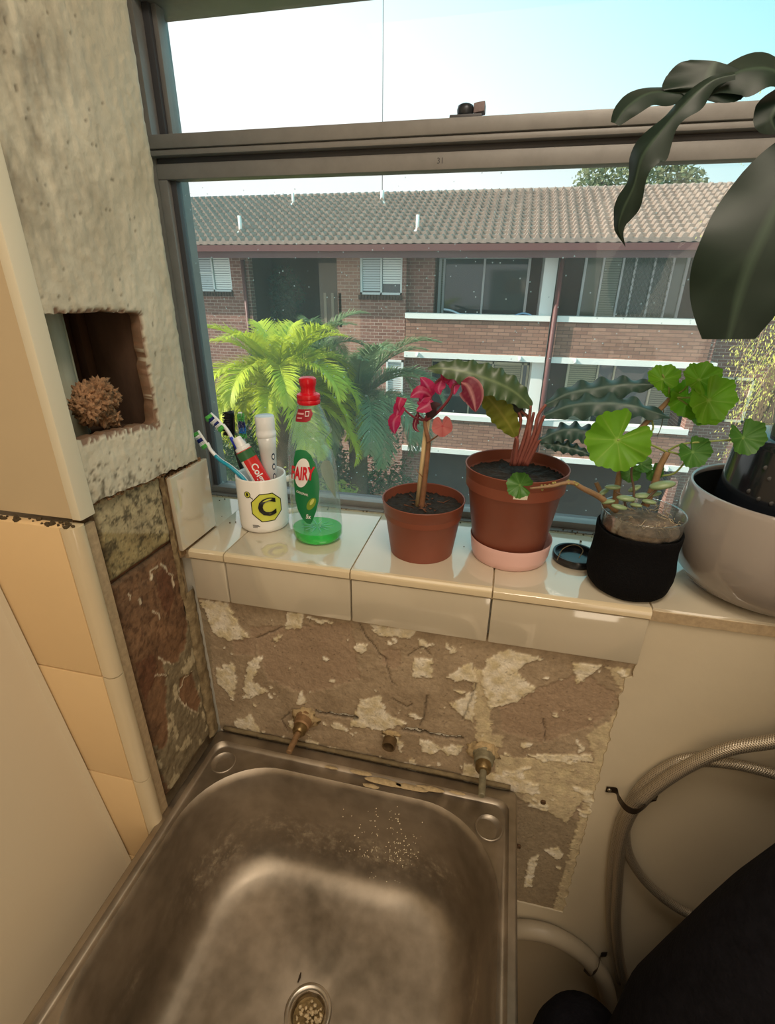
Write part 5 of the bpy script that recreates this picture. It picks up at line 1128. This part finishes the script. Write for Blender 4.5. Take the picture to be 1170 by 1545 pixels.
bigleaf([(1235,215,.60),(1185,290,.585),(1140,380,.575),(1118,440,.575),(1100,512,.578)], .047, (-.15, -.95, .25), lambda f: (.55 + .45 * math.sin(PI * .5 * min(1, f / .5))) if f < .60 else 1 - .52 * ((f - .60) / .40) ** 1.6, wave=.004, wn=2.3, fold=.08)
bigleaf([(1240,180,.60),(1180,112,.60),(1130,104,.60),(1085,122,.60),(1045,140,.60),(985,139,.598),(948,160,.594),(928,186,.592)], .018, (-.1, -.75, .65), lambda f: .35 + .9 * math.exp(-((f - .40) / .16) ** 2) if f < .62 else (.20 if f < .66 else .20 + .62 * math.sin(PI * min(1, (f - .66) / .345)) ** .8), wave=.003, wn=3.5, fold=.2)
bigleaf([(1110,112,.590),(1075,122,.588),(1040,150,.585),(1000,195,.582),(970,235,.580),(957,280,.580),(940,318,.582),(934,345,.584),(944,372,.586)], .0135, (-.5, -.8, .3), lambda f: (.30 + .75 * math.sin(PI * min(1, f * 1.02)) ** 1.2) * (1 - .25 * math.sin(f * 22)) * (1 if f < .9 else max(.05, (1 - f) / .1)), wave=.003, wn=3, fold=.4)
bigleaf([(1080,92,.602),(1072,112,.598),(1068,135,.594),(1062,150,.592)], .036, (0, -.9, .45), lambda f: .55 + .45 * math.sin(PI * f) - (.25 * max(0, f - .8) / .2), wave=.002, wn=2, fold=.15)
bigleaf([(1250,160,.605),(1190,150,.60),(1165,175,.598),(1172,200,.598)], .020, (-.2, -.8, .5), lambda f: math.sin(PI * (f * .85 + .1)), wave=.002, wn=3, fold=.2)
mb = MB(); mb.tube(catmull([cp[-1], PY(1240, 330, .61), PY(1262, 250, .605), PY(1240, 200, .602), PY(1200, 140, .602)], 8), .0045, 10); mb.build('leaf_stalk', cane, t)

# ------------------------------------------------------------------ outside: the flats across the garden
GZ = -5.4; D = 14.5
mb = MB(); mb.box((-60, 2.5, GZ - 0.2), (60, 80, GZ)); struct(mb.build('garden_ground', mat('lawn', hexc(78, 84, 52), 0.95, var=.3, vscale=1.5), None, False))
bk = brick_mat('brick_red', hexc(150, 104, 92), hexc(122, 82, 72), hexc(178, 152, 140)); bk2 = brick_mat('brick_red_light', hexc(172, 126, 108), hexc(154, 110, 94), hexc(186, 158, 142)); bk3 = brick_mat('brick_parapet', hexc(164, 122, 104), hexc(136, 96, 82), hexc(108, 82, 72), 0.3, 0.09)
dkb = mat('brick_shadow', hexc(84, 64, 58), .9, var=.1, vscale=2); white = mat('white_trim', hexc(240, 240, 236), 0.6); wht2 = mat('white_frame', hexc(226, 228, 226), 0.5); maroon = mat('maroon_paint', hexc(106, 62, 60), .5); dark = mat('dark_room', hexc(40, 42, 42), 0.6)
glz = mat('pane_dark', hexc(60, 70, 72), 0.06, spec=.8); blind = mat('blind', hexc(206, 212, 214), .6); curt = mat('curtain', hexc(178, 174, 150), .8)
bd = thing('apartment_building', (0, D, GZ), 'red brick apartment block with tiled roof and balconies across the garden', 'building')
def B(px, py, y=D): return PY(px, py, y)
def bbox_(name, x0, x1, z0, z1, y0, y1, m_, par=bd, bev=0.0): mb = MB(); mb.box((x0, y0, z0), (x1, y1, z1), bev); return mb.build(name, m_, par, bev > 0, auto=35 if bev > 0 else None)
XL, XM, XE = -14.0, B(612, 480).x, B(1078, 500).x
ztop = 2.52
rx0, rx1 = B(374, 390).x, B(480, 390).x; rp = B(508, 390).x
# left wing walls, around the windows
w1 = (B(290, 400).x, B(347, 400).x, B(345, 440).z, B(300, 381).z); w2 = (B(543, 400).x, B(607.5, 400).x, B(590, 445).z, B(560, 380).z)
w1b = (w1[0] - .1, w1[1], w1[2] - 2.75, w1[3] - 2.75); w2b = (B(583, 600).x, B(608, 600).x, w2[2] - 2.75, w2[3] - 2.75)
bbox_('wall', XL, w1[0], GZ, ztop, D, D + .25, bk); bbox_('wall', w1[1], rx0, GZ, ztop, D, D + .25, bk); bbox_('wall', w1[0], w1[1], w1[3], ztop, D, D + .25, bk); bbox_('wall', w1[0], w1[1], GZ, w1[2], D, D + .25, bk)
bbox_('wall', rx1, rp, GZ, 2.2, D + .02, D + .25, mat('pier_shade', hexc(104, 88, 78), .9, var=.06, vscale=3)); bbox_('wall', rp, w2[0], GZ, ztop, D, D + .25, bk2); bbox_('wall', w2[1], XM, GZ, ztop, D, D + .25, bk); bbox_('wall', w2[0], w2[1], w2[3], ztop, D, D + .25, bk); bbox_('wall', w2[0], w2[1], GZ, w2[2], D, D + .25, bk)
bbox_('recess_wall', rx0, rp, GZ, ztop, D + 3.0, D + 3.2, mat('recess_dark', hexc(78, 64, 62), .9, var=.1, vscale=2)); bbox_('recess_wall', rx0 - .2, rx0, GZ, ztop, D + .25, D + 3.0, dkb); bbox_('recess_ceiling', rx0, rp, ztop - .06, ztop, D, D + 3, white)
bbox_('lintel', rx0, rp, ztop - .16, ztop - .10, D - .03, D + .1, white)
for k in range(3):
    for z in (0.75 - k * 0.0,): bbox_('screen_slot', rx1 + .12 + k * .22, rx1 + .20 + k * .22, .55, 1.45, D + .0, D + .03, mat('slot', hexc(140, 124, 108), .8))
# behind the balconies
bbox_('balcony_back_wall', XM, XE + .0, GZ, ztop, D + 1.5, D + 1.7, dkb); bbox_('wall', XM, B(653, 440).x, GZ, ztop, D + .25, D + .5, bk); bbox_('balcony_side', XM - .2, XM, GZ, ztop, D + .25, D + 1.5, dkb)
bbox_('wall', XE - .1, 14.0, GZ, ztop, D + .35, D + .6, bk); bbox_('balcony_end', XE - .1, XE + .1, GZ, ztop, D, D + 1.5, bk)
bbox_('balcony_ceiling', XM, XE, ztop - .02, ztop + .05, D, D + 1.7, maroon)
xp = B(838, 480).x
for lv, dz in enumerate((0.0, -2.74)):
    zt = 0.96 + dz; zb2 = -.06 + dz
    for (a, b) in ((XM + .02, xp - .12), (xp + .05, XE)):
        bbox_('parapet', a, b, zb2, zt, D - .02, D + .2, bk3); bbox_('coping', a - .02, b, zt - .12, zt + .02, D - .07, D + .24, white); bbox_('slab_edge', a - .02, b + (.25 if b == XE else 0), zb2 - .13, zb2 + .02, D - .08, D + 1.5, white)
    # fin between the balconies and the spouts
    bbox_('divider', xp - .42, xp - .10, zb2, zb2 + 2.6, D + .1, D + 1.5, white)
    for sx in (B(632, 535).x, B(785, 540).x, B(868, 540).x, B(1044, 550).x):
        mb = MB(); mb.tube([(sx, D - .05, zb2 - .02), (sx, D - .20, zb2 - .03), (sx, D - .22, zb2 - .10)], .045, 8); mb.build('spout', white, bd)
mb = MB(); mb.tube([(xp - .02, D - .12, ztop), (xp - .02, D - .12, GZ)], .065, 12); mb.build('downpipe', maroon, bd)
mb = MB(); mb.tube([(rx0 - .12, D - .10, ztop - .25), (rx0 - .12, D - .10, GZ)], .06, 10); mb.build('downpipe', maroon, bd)
def window(x0, x1, z0, z1, y, mull, name='window', fill=glz, fr=.055, fm=wht2, blinds=(), cross=None):
    f = MB()
    for (a, b, c, d) in [(x0, x1, z1 - fr, z1), (x0, x1, z0, z0 + fr), (x0, x0 + fr, z0, z1), (x1 - fr, x1, z0, z1)] + [(m_ - fr * .4, m_ + fr * .4, z0, z1) for m_ in mull] + ([cross] if cross else []): f.box((a, y - .03, c), (b, y + .05, d))
    fo = f.build(name, fm, bd, False)
    xs = [x0] + list(mull) + [x1]
    for k, (a, b) in enumerate(zip(xs, xs[1:])):
        m_ = fill
        p = MB(); p.box((a + .02, y + .055, z0 + .02), (b - .02, y + .065, z1 - .02)); p.build('pane', m_, fo, False)
        if k in dict(blinds):
            bb = MB(); top = z1 - .05; low = z0 + dict(blinds)[k][0]; n = int((top - low) / .06)
            for j in range(max(1, n)): bb.box((a + .04, y + .03 - .012, top - .06 * (j + 1)), (b - .04, y + .048, top - .06 * j - .012))
            bb.build('blind', dict(blinds)[k][1], fo, False)
    return fo
skyp = mat('pane_sky', hexc(150, 176, 190), .08, spec=.8)
window(*w1, D + .06, [w1[0] + (w1[1] - w1[0]) * .5], blinds=((0, (.05, blind)), (1, (.05, white))), cross=(w1[0], (w1[0] + w1[1]) / 2, w1[2] + .48, w1[2] + .52))
window(*w2, D + .06, [w2[0] + (w2[1] - w2[0]) * .5], blinds=((0, (.08, blind)), (1, (.22, white))))
window(*w1b, D + .06, [w1b[0] + .5], blinds=((0, (.2, blind)),)); window(*w2b, D - .02, [], blinds=((0, (.1, blind)),))
for w_ in (w1, w2):   # header brick sills, each brick its own
    n = 14
    for k in range(n):
        a = w_[0] - .03 + (w_[1] - w_[0] + .06) * k / n; mb = MB(); mb.box((a, D - .05, w_[2] - .13), (a + (w_[1] - w_[0] + .06) / n - .018, D + .05, w_[2] - .005)); mb.build('sill_brick', dkb, bd, False)
yb = D + 1.42
def bwin(pa, pb, zt_px, zb_px, mulls, **k):
    x0 = B(pa, zt_px, yb).x; x1 = B(pb, zt_px, yb).x; z1 = B((pa + pb) / 2, zt_px, yb).z; z0 = B((pa + pb) / 2, zb_px, yb).z
    return window(x0, x1, z0, z1, yb, [B(m_, zt_px, yb).x for m_ in mulls], **k)
cv = mat('net_curtain', hexc(150, 156, 140), .8); refl = mat('pane_reflect', hexc(92, 98, 84), .10, spec=.8)
bwin(664, 803, 386, 500, [672, 733], fr=.07, blinds=((0, (.05, cv)),))
bwin(885, 1044, 383, 520, [914, 944, 963, 992, 1020], fr=.065, blinds=((1, (.05, cv)),), fill=refl)
bwin(650, 800, 545, 660, [712, 745, 790], fr=.06, fm=mat('cream_frame', hexc(206, 200, 176), .5), blinds=((2, (.05, curt)),))
bwin(858, 1040, 546, 690, [905, 930, 990], fr=.06, fm=MATS['cream_frame'], blinds=((0, (.05, curt)), (3, (.4, cv))))
xa, xb_ = B(1082, 570).x, B(1150, 570).x; window(xa, xb_, B(1100, 640).z, B(1100, 572).z, D + .30, [B(1118, 570).x], fm=MATS['cream_frame'], blinds=((0, (.4, cv)),))
# diamond mesh on the sliding door behind the right balcony
mb = MB(); x0, x1 = B(946, 390, yb).x, B(1018, 390, yb).x; z1, z0 = B(980, 386, yb).z, .2; n = 15
for k in range(-16, 26):
    for sgn in (1, -1):
        s0_ = (x0 + k * .12, z0) ; L2 = z1 - z0; a = V(s0_[0], yb - .035, z0); b = V(s0_[0] + sgn * L2 * .62, yb - .035, z1)
        t0, t1 = 0.0, 1.0; dx = b.x - a.x
        for lim, sg_ in ((x0, 1), (x1, -1)):
            ta = (lim - a.x) / dx
            if (dx * sg_) > 0: t0 = max(t0, ta)
            else: t1 = min(t1, ta)
        if t1 > t0 + .02: mb.tube([a.lerp(b, t0), a.lerp(b, t1)], .007, 4)
mb.build('diamond_mesh', mat('mesh_metal', hexc(150, 150, 140), .5), bd, True, 'stuff')
# towels left on the balcony
tw = thing('balcony_towel', B(690, 470, D + .3), 'pale blue towel lying on the upper balcony wall across the garden', 'towel')
mb = MB(); P_ = [V(B(670 + 8 * k, 470, D + .05).x, D + .0, .985 + .12 * max(0, math.cos(k * .5)) + .02 * N(k, 1)) for k in range(8)]
mb.rings([[p + V(0, -.05, 0), p + V(0, .12, .0), p + V(0, .12, -.06 - .05 * 0), p + V(0, -.05, -.03)] for p in P_], True, True, True); mb.build('folded_cloth', mat('towel_blue', hexc(180, 204, 220), .9), tw)
tw = thing('balcony_towel', B(780, 470, D + .3), 'small blue cloth at the balcony wall end near the maroon pipe', 'towel')
mb = MB(); P_ = [V(B(778 + 5 * k, 470, D + .05).x, D + .0, .985 + .06 * math.sin(k * .6)) for k in range(6)]
mb.rings([[p + V(0, -.05, 0), p + V(0, .12, .0), p + V(0, .12, -.06), p + V(0, -.05, -.03)] for p in P_], True, True, True); mb.build('folded_cloth', mat('towel_sky', hexc(130, 170, 205), .9), tw)
# roof: gutter, fascia and interlocking tiles
EY, EZ = 13.95, 2.62; PIT = math.radians(22); RL = 4.28; RX0, RX1 = XL, 6.55
bbox_('gutter', RX0, RX1, EZ - .17, EZ - .02, EY - .10, EY + .02, maroon); bbox_('fascia', RX0, RX1, EZ - .32, EZ - .16, EY + .02, EY + .06, mat('fascia_paint', hexc(112, 78, 78), .6)); bbox_('eave_lining', RX0, RX1, EZ - .12, EZ - .08, EY + .02, D + 1.6, maroon)
mb = MB(); c, s_ = math.cos(PIT), math.sin(PIT)
mb.poly([(RX0, EY, EZ - .03), (RX1, EY, EZ - .03), (RX1, EY + RL * c, EZ - .03 + RL * s_), (RX0, EY + RL * c, EZ - .03 + RL * s_)]); mb.poly([(RX0, EY + RL * c, EZ - .03 + RL * s_), (RX1, EY + RL * c, EZ - .03 + RL * s_), (RX1, EY + 2 * RL * c, EZ - .03), (RX0, EY + 2 * RL * c, EZ - .03)]); mb.build('roof_deck', dkb, bd, False)
def tile_geo(mb, o, tw_, tl):
    pr_ = [(0, .0), (.10, .065), (.26, .100), (.42, .065), (.52, .004), (.78, -.008), (1.0, .0)]
    a = [mb.vert(o + V(p * tw_, 0, h + .085)) for p, h in pr_]; b = [mb.vert(o + V(p * tw_, tl * c, tl * s_ + h + .008)) for p, h in pr_]; d = [mb.vert(o + V(p * tw_, .004, h * .2 - .006)) for p, h in pr_]
    for k in range(len(pr_) - 1): mb.face(a[k], a[k + 1], b[k + 1], b[k]); mb.face(d[k], d[k + 1], a[k + 1], a[k])
TWd = .228; ROWS = 14; rl = RL / ROWS; rt = mat('roof_tile', hexc(152, 132, 120), .42, var=.32, vscale=5, attr=None)
mb = MB(); tile_geo(mb, V(0, 0, 0), TWd, rl * 1.12); proto = mb.build('roof_tile', rt, None, True, auto=50); proto.parent = bd
cols = int((RX1 - RX0) / TWd); cand = []
for r in range(ROWS):
    for k in range(cols): cand.append((r, k))
rest = MB(); cnt = 0; first = True
for r, k in cand:
    o = V(RX0 + k * TWd + (TWd * .5 if r % 2 and False else 0), EY + r * rl * c - .04, EZ + r * rl * s_)
    if r < 5 and -9.0 < o.x < 5.2 and cnt < 299:
        if first: q = proto; first = False
        else: q = proto.copy(); COL.objects.link(q)
        q.parent = bd; q.location = o - bd.location; cnt += 1
    else: tile_geo(rest, o, TWd, rl * 1.12)
rest.build('roof_tiles', rt, bd, True, 'stuff', auto=50)
n = int((RX1 - RX0) / .34)
for k in range(n):
    x = RX0 + k * .34; mb = MB(); yy, zz2 = EY + RL * c, EZ + RL * s_
    mb.rings([[V(xx, yy + .13 * math.cos(a) * f_, zz2 - .0 + .10 * math.sin(a) * f_) for a in [PI * j / 6 for j in range(7)]] for xx, f_ in ((x, 1.0), (x + .33, 1.08))], False); mb.build('ridge_tile', rt, bd)
def roofpt(px, py):
    r = ray(px, py); t_ = (EZ - CAM.z - math.tan(PIT) * EY) / (r.z - math.tan(PIT) * r.y); return CAM + r * t_
for (px, py, h, r) in ((630, 352, .42, .045), (364, 354, .46, .05), (443, 311, .35, .045), (577, 308, .35, .06)):
    q = roofpt(px, py); mb = MB(); mb.tube([q + V(0, 0, -.05), q + V(0, 0, h)], r, 10); mb.lathe([(.16, .0), (.12, .05), (r, .10)], q, 12); mb.build('vent_pipe', white, bd)
q = roofpt(577, 306)
mb = MB(); top = PY(581, -30, q.y); mb.tube([q, V(q.x, q.y, top.z)], .012, 6); an = mb.build('antenna_mast', mat('mast', hexc(120, 126, 130), .5), bd)
mb = MB(); mb.tube([V(q.x - .25, q.y, top.z - .35), V(q.x + .3, q.y, top.z - .30)], .01, 5); mb.build('antenna_arm', MATS['mast'], an)

# ------------------------------------------------------------------ palms and other growth in the garden
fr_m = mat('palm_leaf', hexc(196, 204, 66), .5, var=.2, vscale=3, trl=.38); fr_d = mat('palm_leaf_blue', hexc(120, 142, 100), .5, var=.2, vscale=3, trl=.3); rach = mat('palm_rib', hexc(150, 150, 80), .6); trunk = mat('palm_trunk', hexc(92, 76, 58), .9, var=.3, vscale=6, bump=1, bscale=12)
def frond_mesh(L_, elev, droop, nl, ll, seed, m_):
    rnd = random.Random(seed); mb = MB(); pts = []; p = V(0, 0, 0); e_ = elev; n = 16
    for k in range(n + 1):
        pts.append(p.copy()); p = p + V(math.cos(e_), 0, math.sin(e_)) * (L_ / n); e_ -= droop / n * (0.5 + 1.3 * k / n)
    pts = catmull(pts, 4); T = len(pts)
    for k in range(nl):
        f = .12 + .86 * k / nl; i = min(T - 2, int(f * (T - 1))); c0 = pts[i]; tg = (pts[i + 1] - pts[i]).normalized(); up = V(0, 1, 0).cross(tg) * -1
        le = ll * (math.sin(PI * min(1, f * .80 + .18)) ** .8)
        for sd in (1, -1):
            d = (tg * rnd.uniform(.75, .95) + V(0, sd, 0) * rnd.uniform(.65, .85) + up * rnd.uniform(.10, .42)).normalized(); wv = d.cross(up).normalized() * (.0095 + .004 * rnd.random())
            tip = c0 + d * le + V(0, 0, -le * rnd.uniform(.05, .3)); md = c0 + d * le * .5
            a = mb.vert(c0 - wv * .6); b = mb.vert(c0 + wv * .6); c_ = mb.vert(md + wv); e2 = mb.vert(md - wv); tp = mb.vert(tip)
            mb.face(a, b, c_, e2); mb.face(e2, c_, tp)
    nn = len(mb.v); mb.tube(pts[::4], [.022 * (1 - .85 * k / 16) for k in range(17)], 6)
    return mb
def palm(c, R, n, label, m_, seed, az0=0.0):
    rnd = random.Random(seed); t = thing('palm_tree', (c.x, c.y, GZ), label, 'palm')
    mb = MB(); mb.lathe([(.26, 0), (.19, .8), (.17, c.z - GZ - .5), (.24, c.z - GZ - .15), (.13, c.z - GZ + .05)], (c.x, c.y, GZ), 14); mb.build('trunk', trunk, t)
    protos = []
    for k, (el, dr) in enumerate(((1.30, 1.5), (1.05, 2.4), (.80, 2.7), (.45, 2.5), (.05, 1.9))):
        o = frond_mesh(R, el, dr, 96, R * .24, seed * 10 + k, m_).build('frond', m_, None, True); o.parent = t; o.location = c - V(c.x, c.y, GZ); protos.append(o)
    for i in range(n):
        k = i % 5; o = protos[k] if i < 5 else protos[k].copy()
        if i >= 5: COL.objects.link(o); o.parent = t
        o.location = c - V(c.x, c.y, GZ); o.rotation_euler = (rnd.uniform(-.1, .1), 0, az0 + i * 2.39996 + rnd.uniform(-.2, .2)); s_ = rnd.uniform(.85, 1.1); o.scale = (s_, s_, s_)
    return t
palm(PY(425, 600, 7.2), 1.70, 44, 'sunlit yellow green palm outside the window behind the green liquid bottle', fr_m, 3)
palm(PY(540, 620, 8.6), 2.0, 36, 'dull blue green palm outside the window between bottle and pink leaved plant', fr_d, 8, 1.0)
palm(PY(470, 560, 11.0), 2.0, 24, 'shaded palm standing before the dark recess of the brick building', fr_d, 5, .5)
def foliage(mb, c, R, n, ls, rnd, sc=(1, 1, 1), aspect=.45):
    for k in range(n):
        v = V(rnd.gauss(0, 1), rnd.gauss(0, 1), rnd.gauss(0, 1)).normalized() * (R * rnd.random() ** .4); p = c + V(v.x * sc[0], v.y * sc[1], v.z * sc[2])
        d = V(rnd.uniform(-1, 1), rnd.uniform(-1, 1), rnd.uniform(-1, .4)).normalized(); w = d.cross(V(rnd.uniform(-1, 1), rnd.uniform(-1, 1), rnd.uniform(-1, 1))).normalized(); l_ = ls * rnd.uniform(.6, 1.3)
        mb.poly([p - d * l_, p + w * l_ * aspect, p + d * l_, p - w * l_ * aspect])
def shrub(c, R, n, ls, label, m_, seed, sc=(1, 1, 1), nb=9):
    rnd = random.Random(seed); t = thing('garden_shrub', (c.x, c.y, GZ), label, 'shrub'); mb = MB()
    for k in range(nb):
        o = c + V(rnd.uniform(-1, 1) * R * sc[0], rnd.uniform(-1, 1) * R * .6, rnd.uniform(-1, 1) * R * sc[2]); foliage(mb, o, R * .55, n // nb, ls, rnd)
    mb.build('foliage', m_, t, False, 'stuff'); mb = MB(); mb.tube([(c.x, c.y, GZ), (c.x + .1, c.y, (GZ + c.z) / 2), (c.x, c.y, c.z)], [.12, .09, .04], 8); mb.build('stem', trunk, t)
lv1 = mat('leaf_shade', hexc(74, 92, 58), .6, var=.3, vscale=2, trl=.25); lv2 = mat('leaf_deep', hexc(48, 64, 50), .7, var=.3, vscale=2, trl=.15); lv3 = mat('leaf_sunlit', hexc(150, 160, 70), .6, var=.3, vscale=2, trl=.4)
shrub(PY(552, 715, 9.0), 1.05, 3800, .055, 'low mid green bush outside below the palm beside the small pot', lv1, 4, (1.2, 1, .8))
shrub(PY(350, 720, 8.2), .95, 3000, .055, 'shady bush low outside behind the mug', lv1, 14, (1.1, 1, .9))
shrub(PY(400, 455, 15.6), 1.0, 2600, .07, 'dark leafy bush in the recess of the brick building', lv2, 24, (1.2, 1, .8))
shrub(PY(400, 690, 7.8), .9, 3600, .055, 'leafy bush outside right behind the mug and bottle', lv1, 34, (1.3, 1, .7), 11)
shrub(PY(480, 745, 7.0), .6, 2400, .045, 'low yellowish bush outside at the window foot behind the bottle', lv3, 44, (1.3, 1, .5), 8)
# gum tree behind the roof
t = thing('gum_tree', (PY(960, 290, 30).x, 30, GZ), 'pale gum tree showing above the roof ridge', 'tree'); mb = MB(); rnd = random.Random(6)
for (px, py, R) in ((905,272,1.1),(940,262,1.1),(975,266,1.3),(1000,258,1.0),(1025,272,.9),(890,283,.9),(960,285,1.5),(1040,282,.8)): foliage(mb, PY(px, py, 30 + rnd.uniform(-1, 1)), R, 340, .14, rnd)
mb.build('foliage', mat('gum_leaf', hexc(132, 140, 104), .6, var=.4, vscale=.8, trl=.3), t, False, 'stuff'); mb = MB(); c = PY(965, 300, 30); mb.tube([(c.x, 30, GZ), (c.x + .2, 30, c.z - 3), c], [.4, .3, .12], 10); mb.build('trunk', trunk, t)
for (px, py) in ((905, 272), (1000, 262), (1030, 275)): mb = MB(); mb.tube(catmull([c + V(0, 0, -1.5), (c + PY(px, py, 30)) / 2 + V(0, 0, -.4), PY(px, py, 30)], 5), .05, 6); mb.build('branch', trunk, t)
# weeping tree on the far right, its hanging twigs before the building
t = thing('weeping_tree', (PY(1330, 400, 8).x, 8, GZ), 'weeping yellow green tree hanging outside behind the big dark leaf', 'tree')
c = PY(1330, 150, 8.0); mb = MB(); mb.tube([(c.x, 8, GZ), (c.x - .1, 8, 0), c], [.22, .17, .08], 10); mb.build('trunk', trunk, t)
wl = mat('weeping_leaf', hexc(224, 218, 120), .6, var=.25, vscale=4, trl=.4); tw_m = mat('weeping_twig', hexc(150, 124, 96), .7); rnd = random.Random(17)
def hang(pts, y, dens, spread, ls=.045, r0=.012):
    P_ = catmull([PY(a, b, y) for a, b in pts], 8); mb = MB(); mb.tube(P_, [r0 * (1 - .7 * k / len(P_)) for k in range(len(P_))], 6); br = mb.build('branch', tw_m, t); mb = MB()
    for k in range(dens):
        p = P_[int(len(P_) * (.1 + .9 * rnd.random()) - .001)] + V(rnd.gauss(0, spread), rnd.gauss(0, spread), rnd.gauss(-.05, spread)); d = V(rnd.uniform(-.5, .5), rnd.uniform(-.5, .5), -1).normalized(); w = d.cross(V(rnd.uniform(-1, 1), rnd.uniform(-1, 1), 0)).normalized(); l_ = ls * rnd.uniform(.5, 1.3)
        mb.poly([p, p + d * l_ * .5 + w * l_ * .16, p + d * l_, p + d * l_ * .5 - w * l_ * .16])
    if dens: mb.build('foliage', wl, br, False, 'stuff')
hang([(1330,150),(1230,220),(1175,330),(1160,420),(1150,520)], 8.0, 1100, .17); hang([(1330,180),(1260,300),(1200,430),(1180,540),(1165,640)], 7.6, 1000, .16)
hang([(1330,150),(1220,260),(1130,420),(1120,500),(1130,560)], 8.2, 700, .13); hang([(1330,300),(1240,420),(1190,520),(1160,560),(1140,600),(1110,640),(1105,690)], 7.8, 420, .09)
hang([(1330,250),(1210,380),(1160,450),(1140,500),(1120,540),(1100,590),(1092,625)], 7.4, 30, .06, r0=.009); hang([(1260,420),(1180,510),(1150,545),(1130,580),(1125,620)], 7.6, 300, .08, r0=.008); hang([(1150,500),(1140,530),(1122,555),(1118,600),(1108,625)], 7.5, 60, .05, r0=.007)
hang([(1330,100),(1200,300),(1120,330),(1105,340)], 8.6, 420, .2); hang([(1330,100),(1220,120),(1170,190),(1150,230)], 9.0, 200, .25)
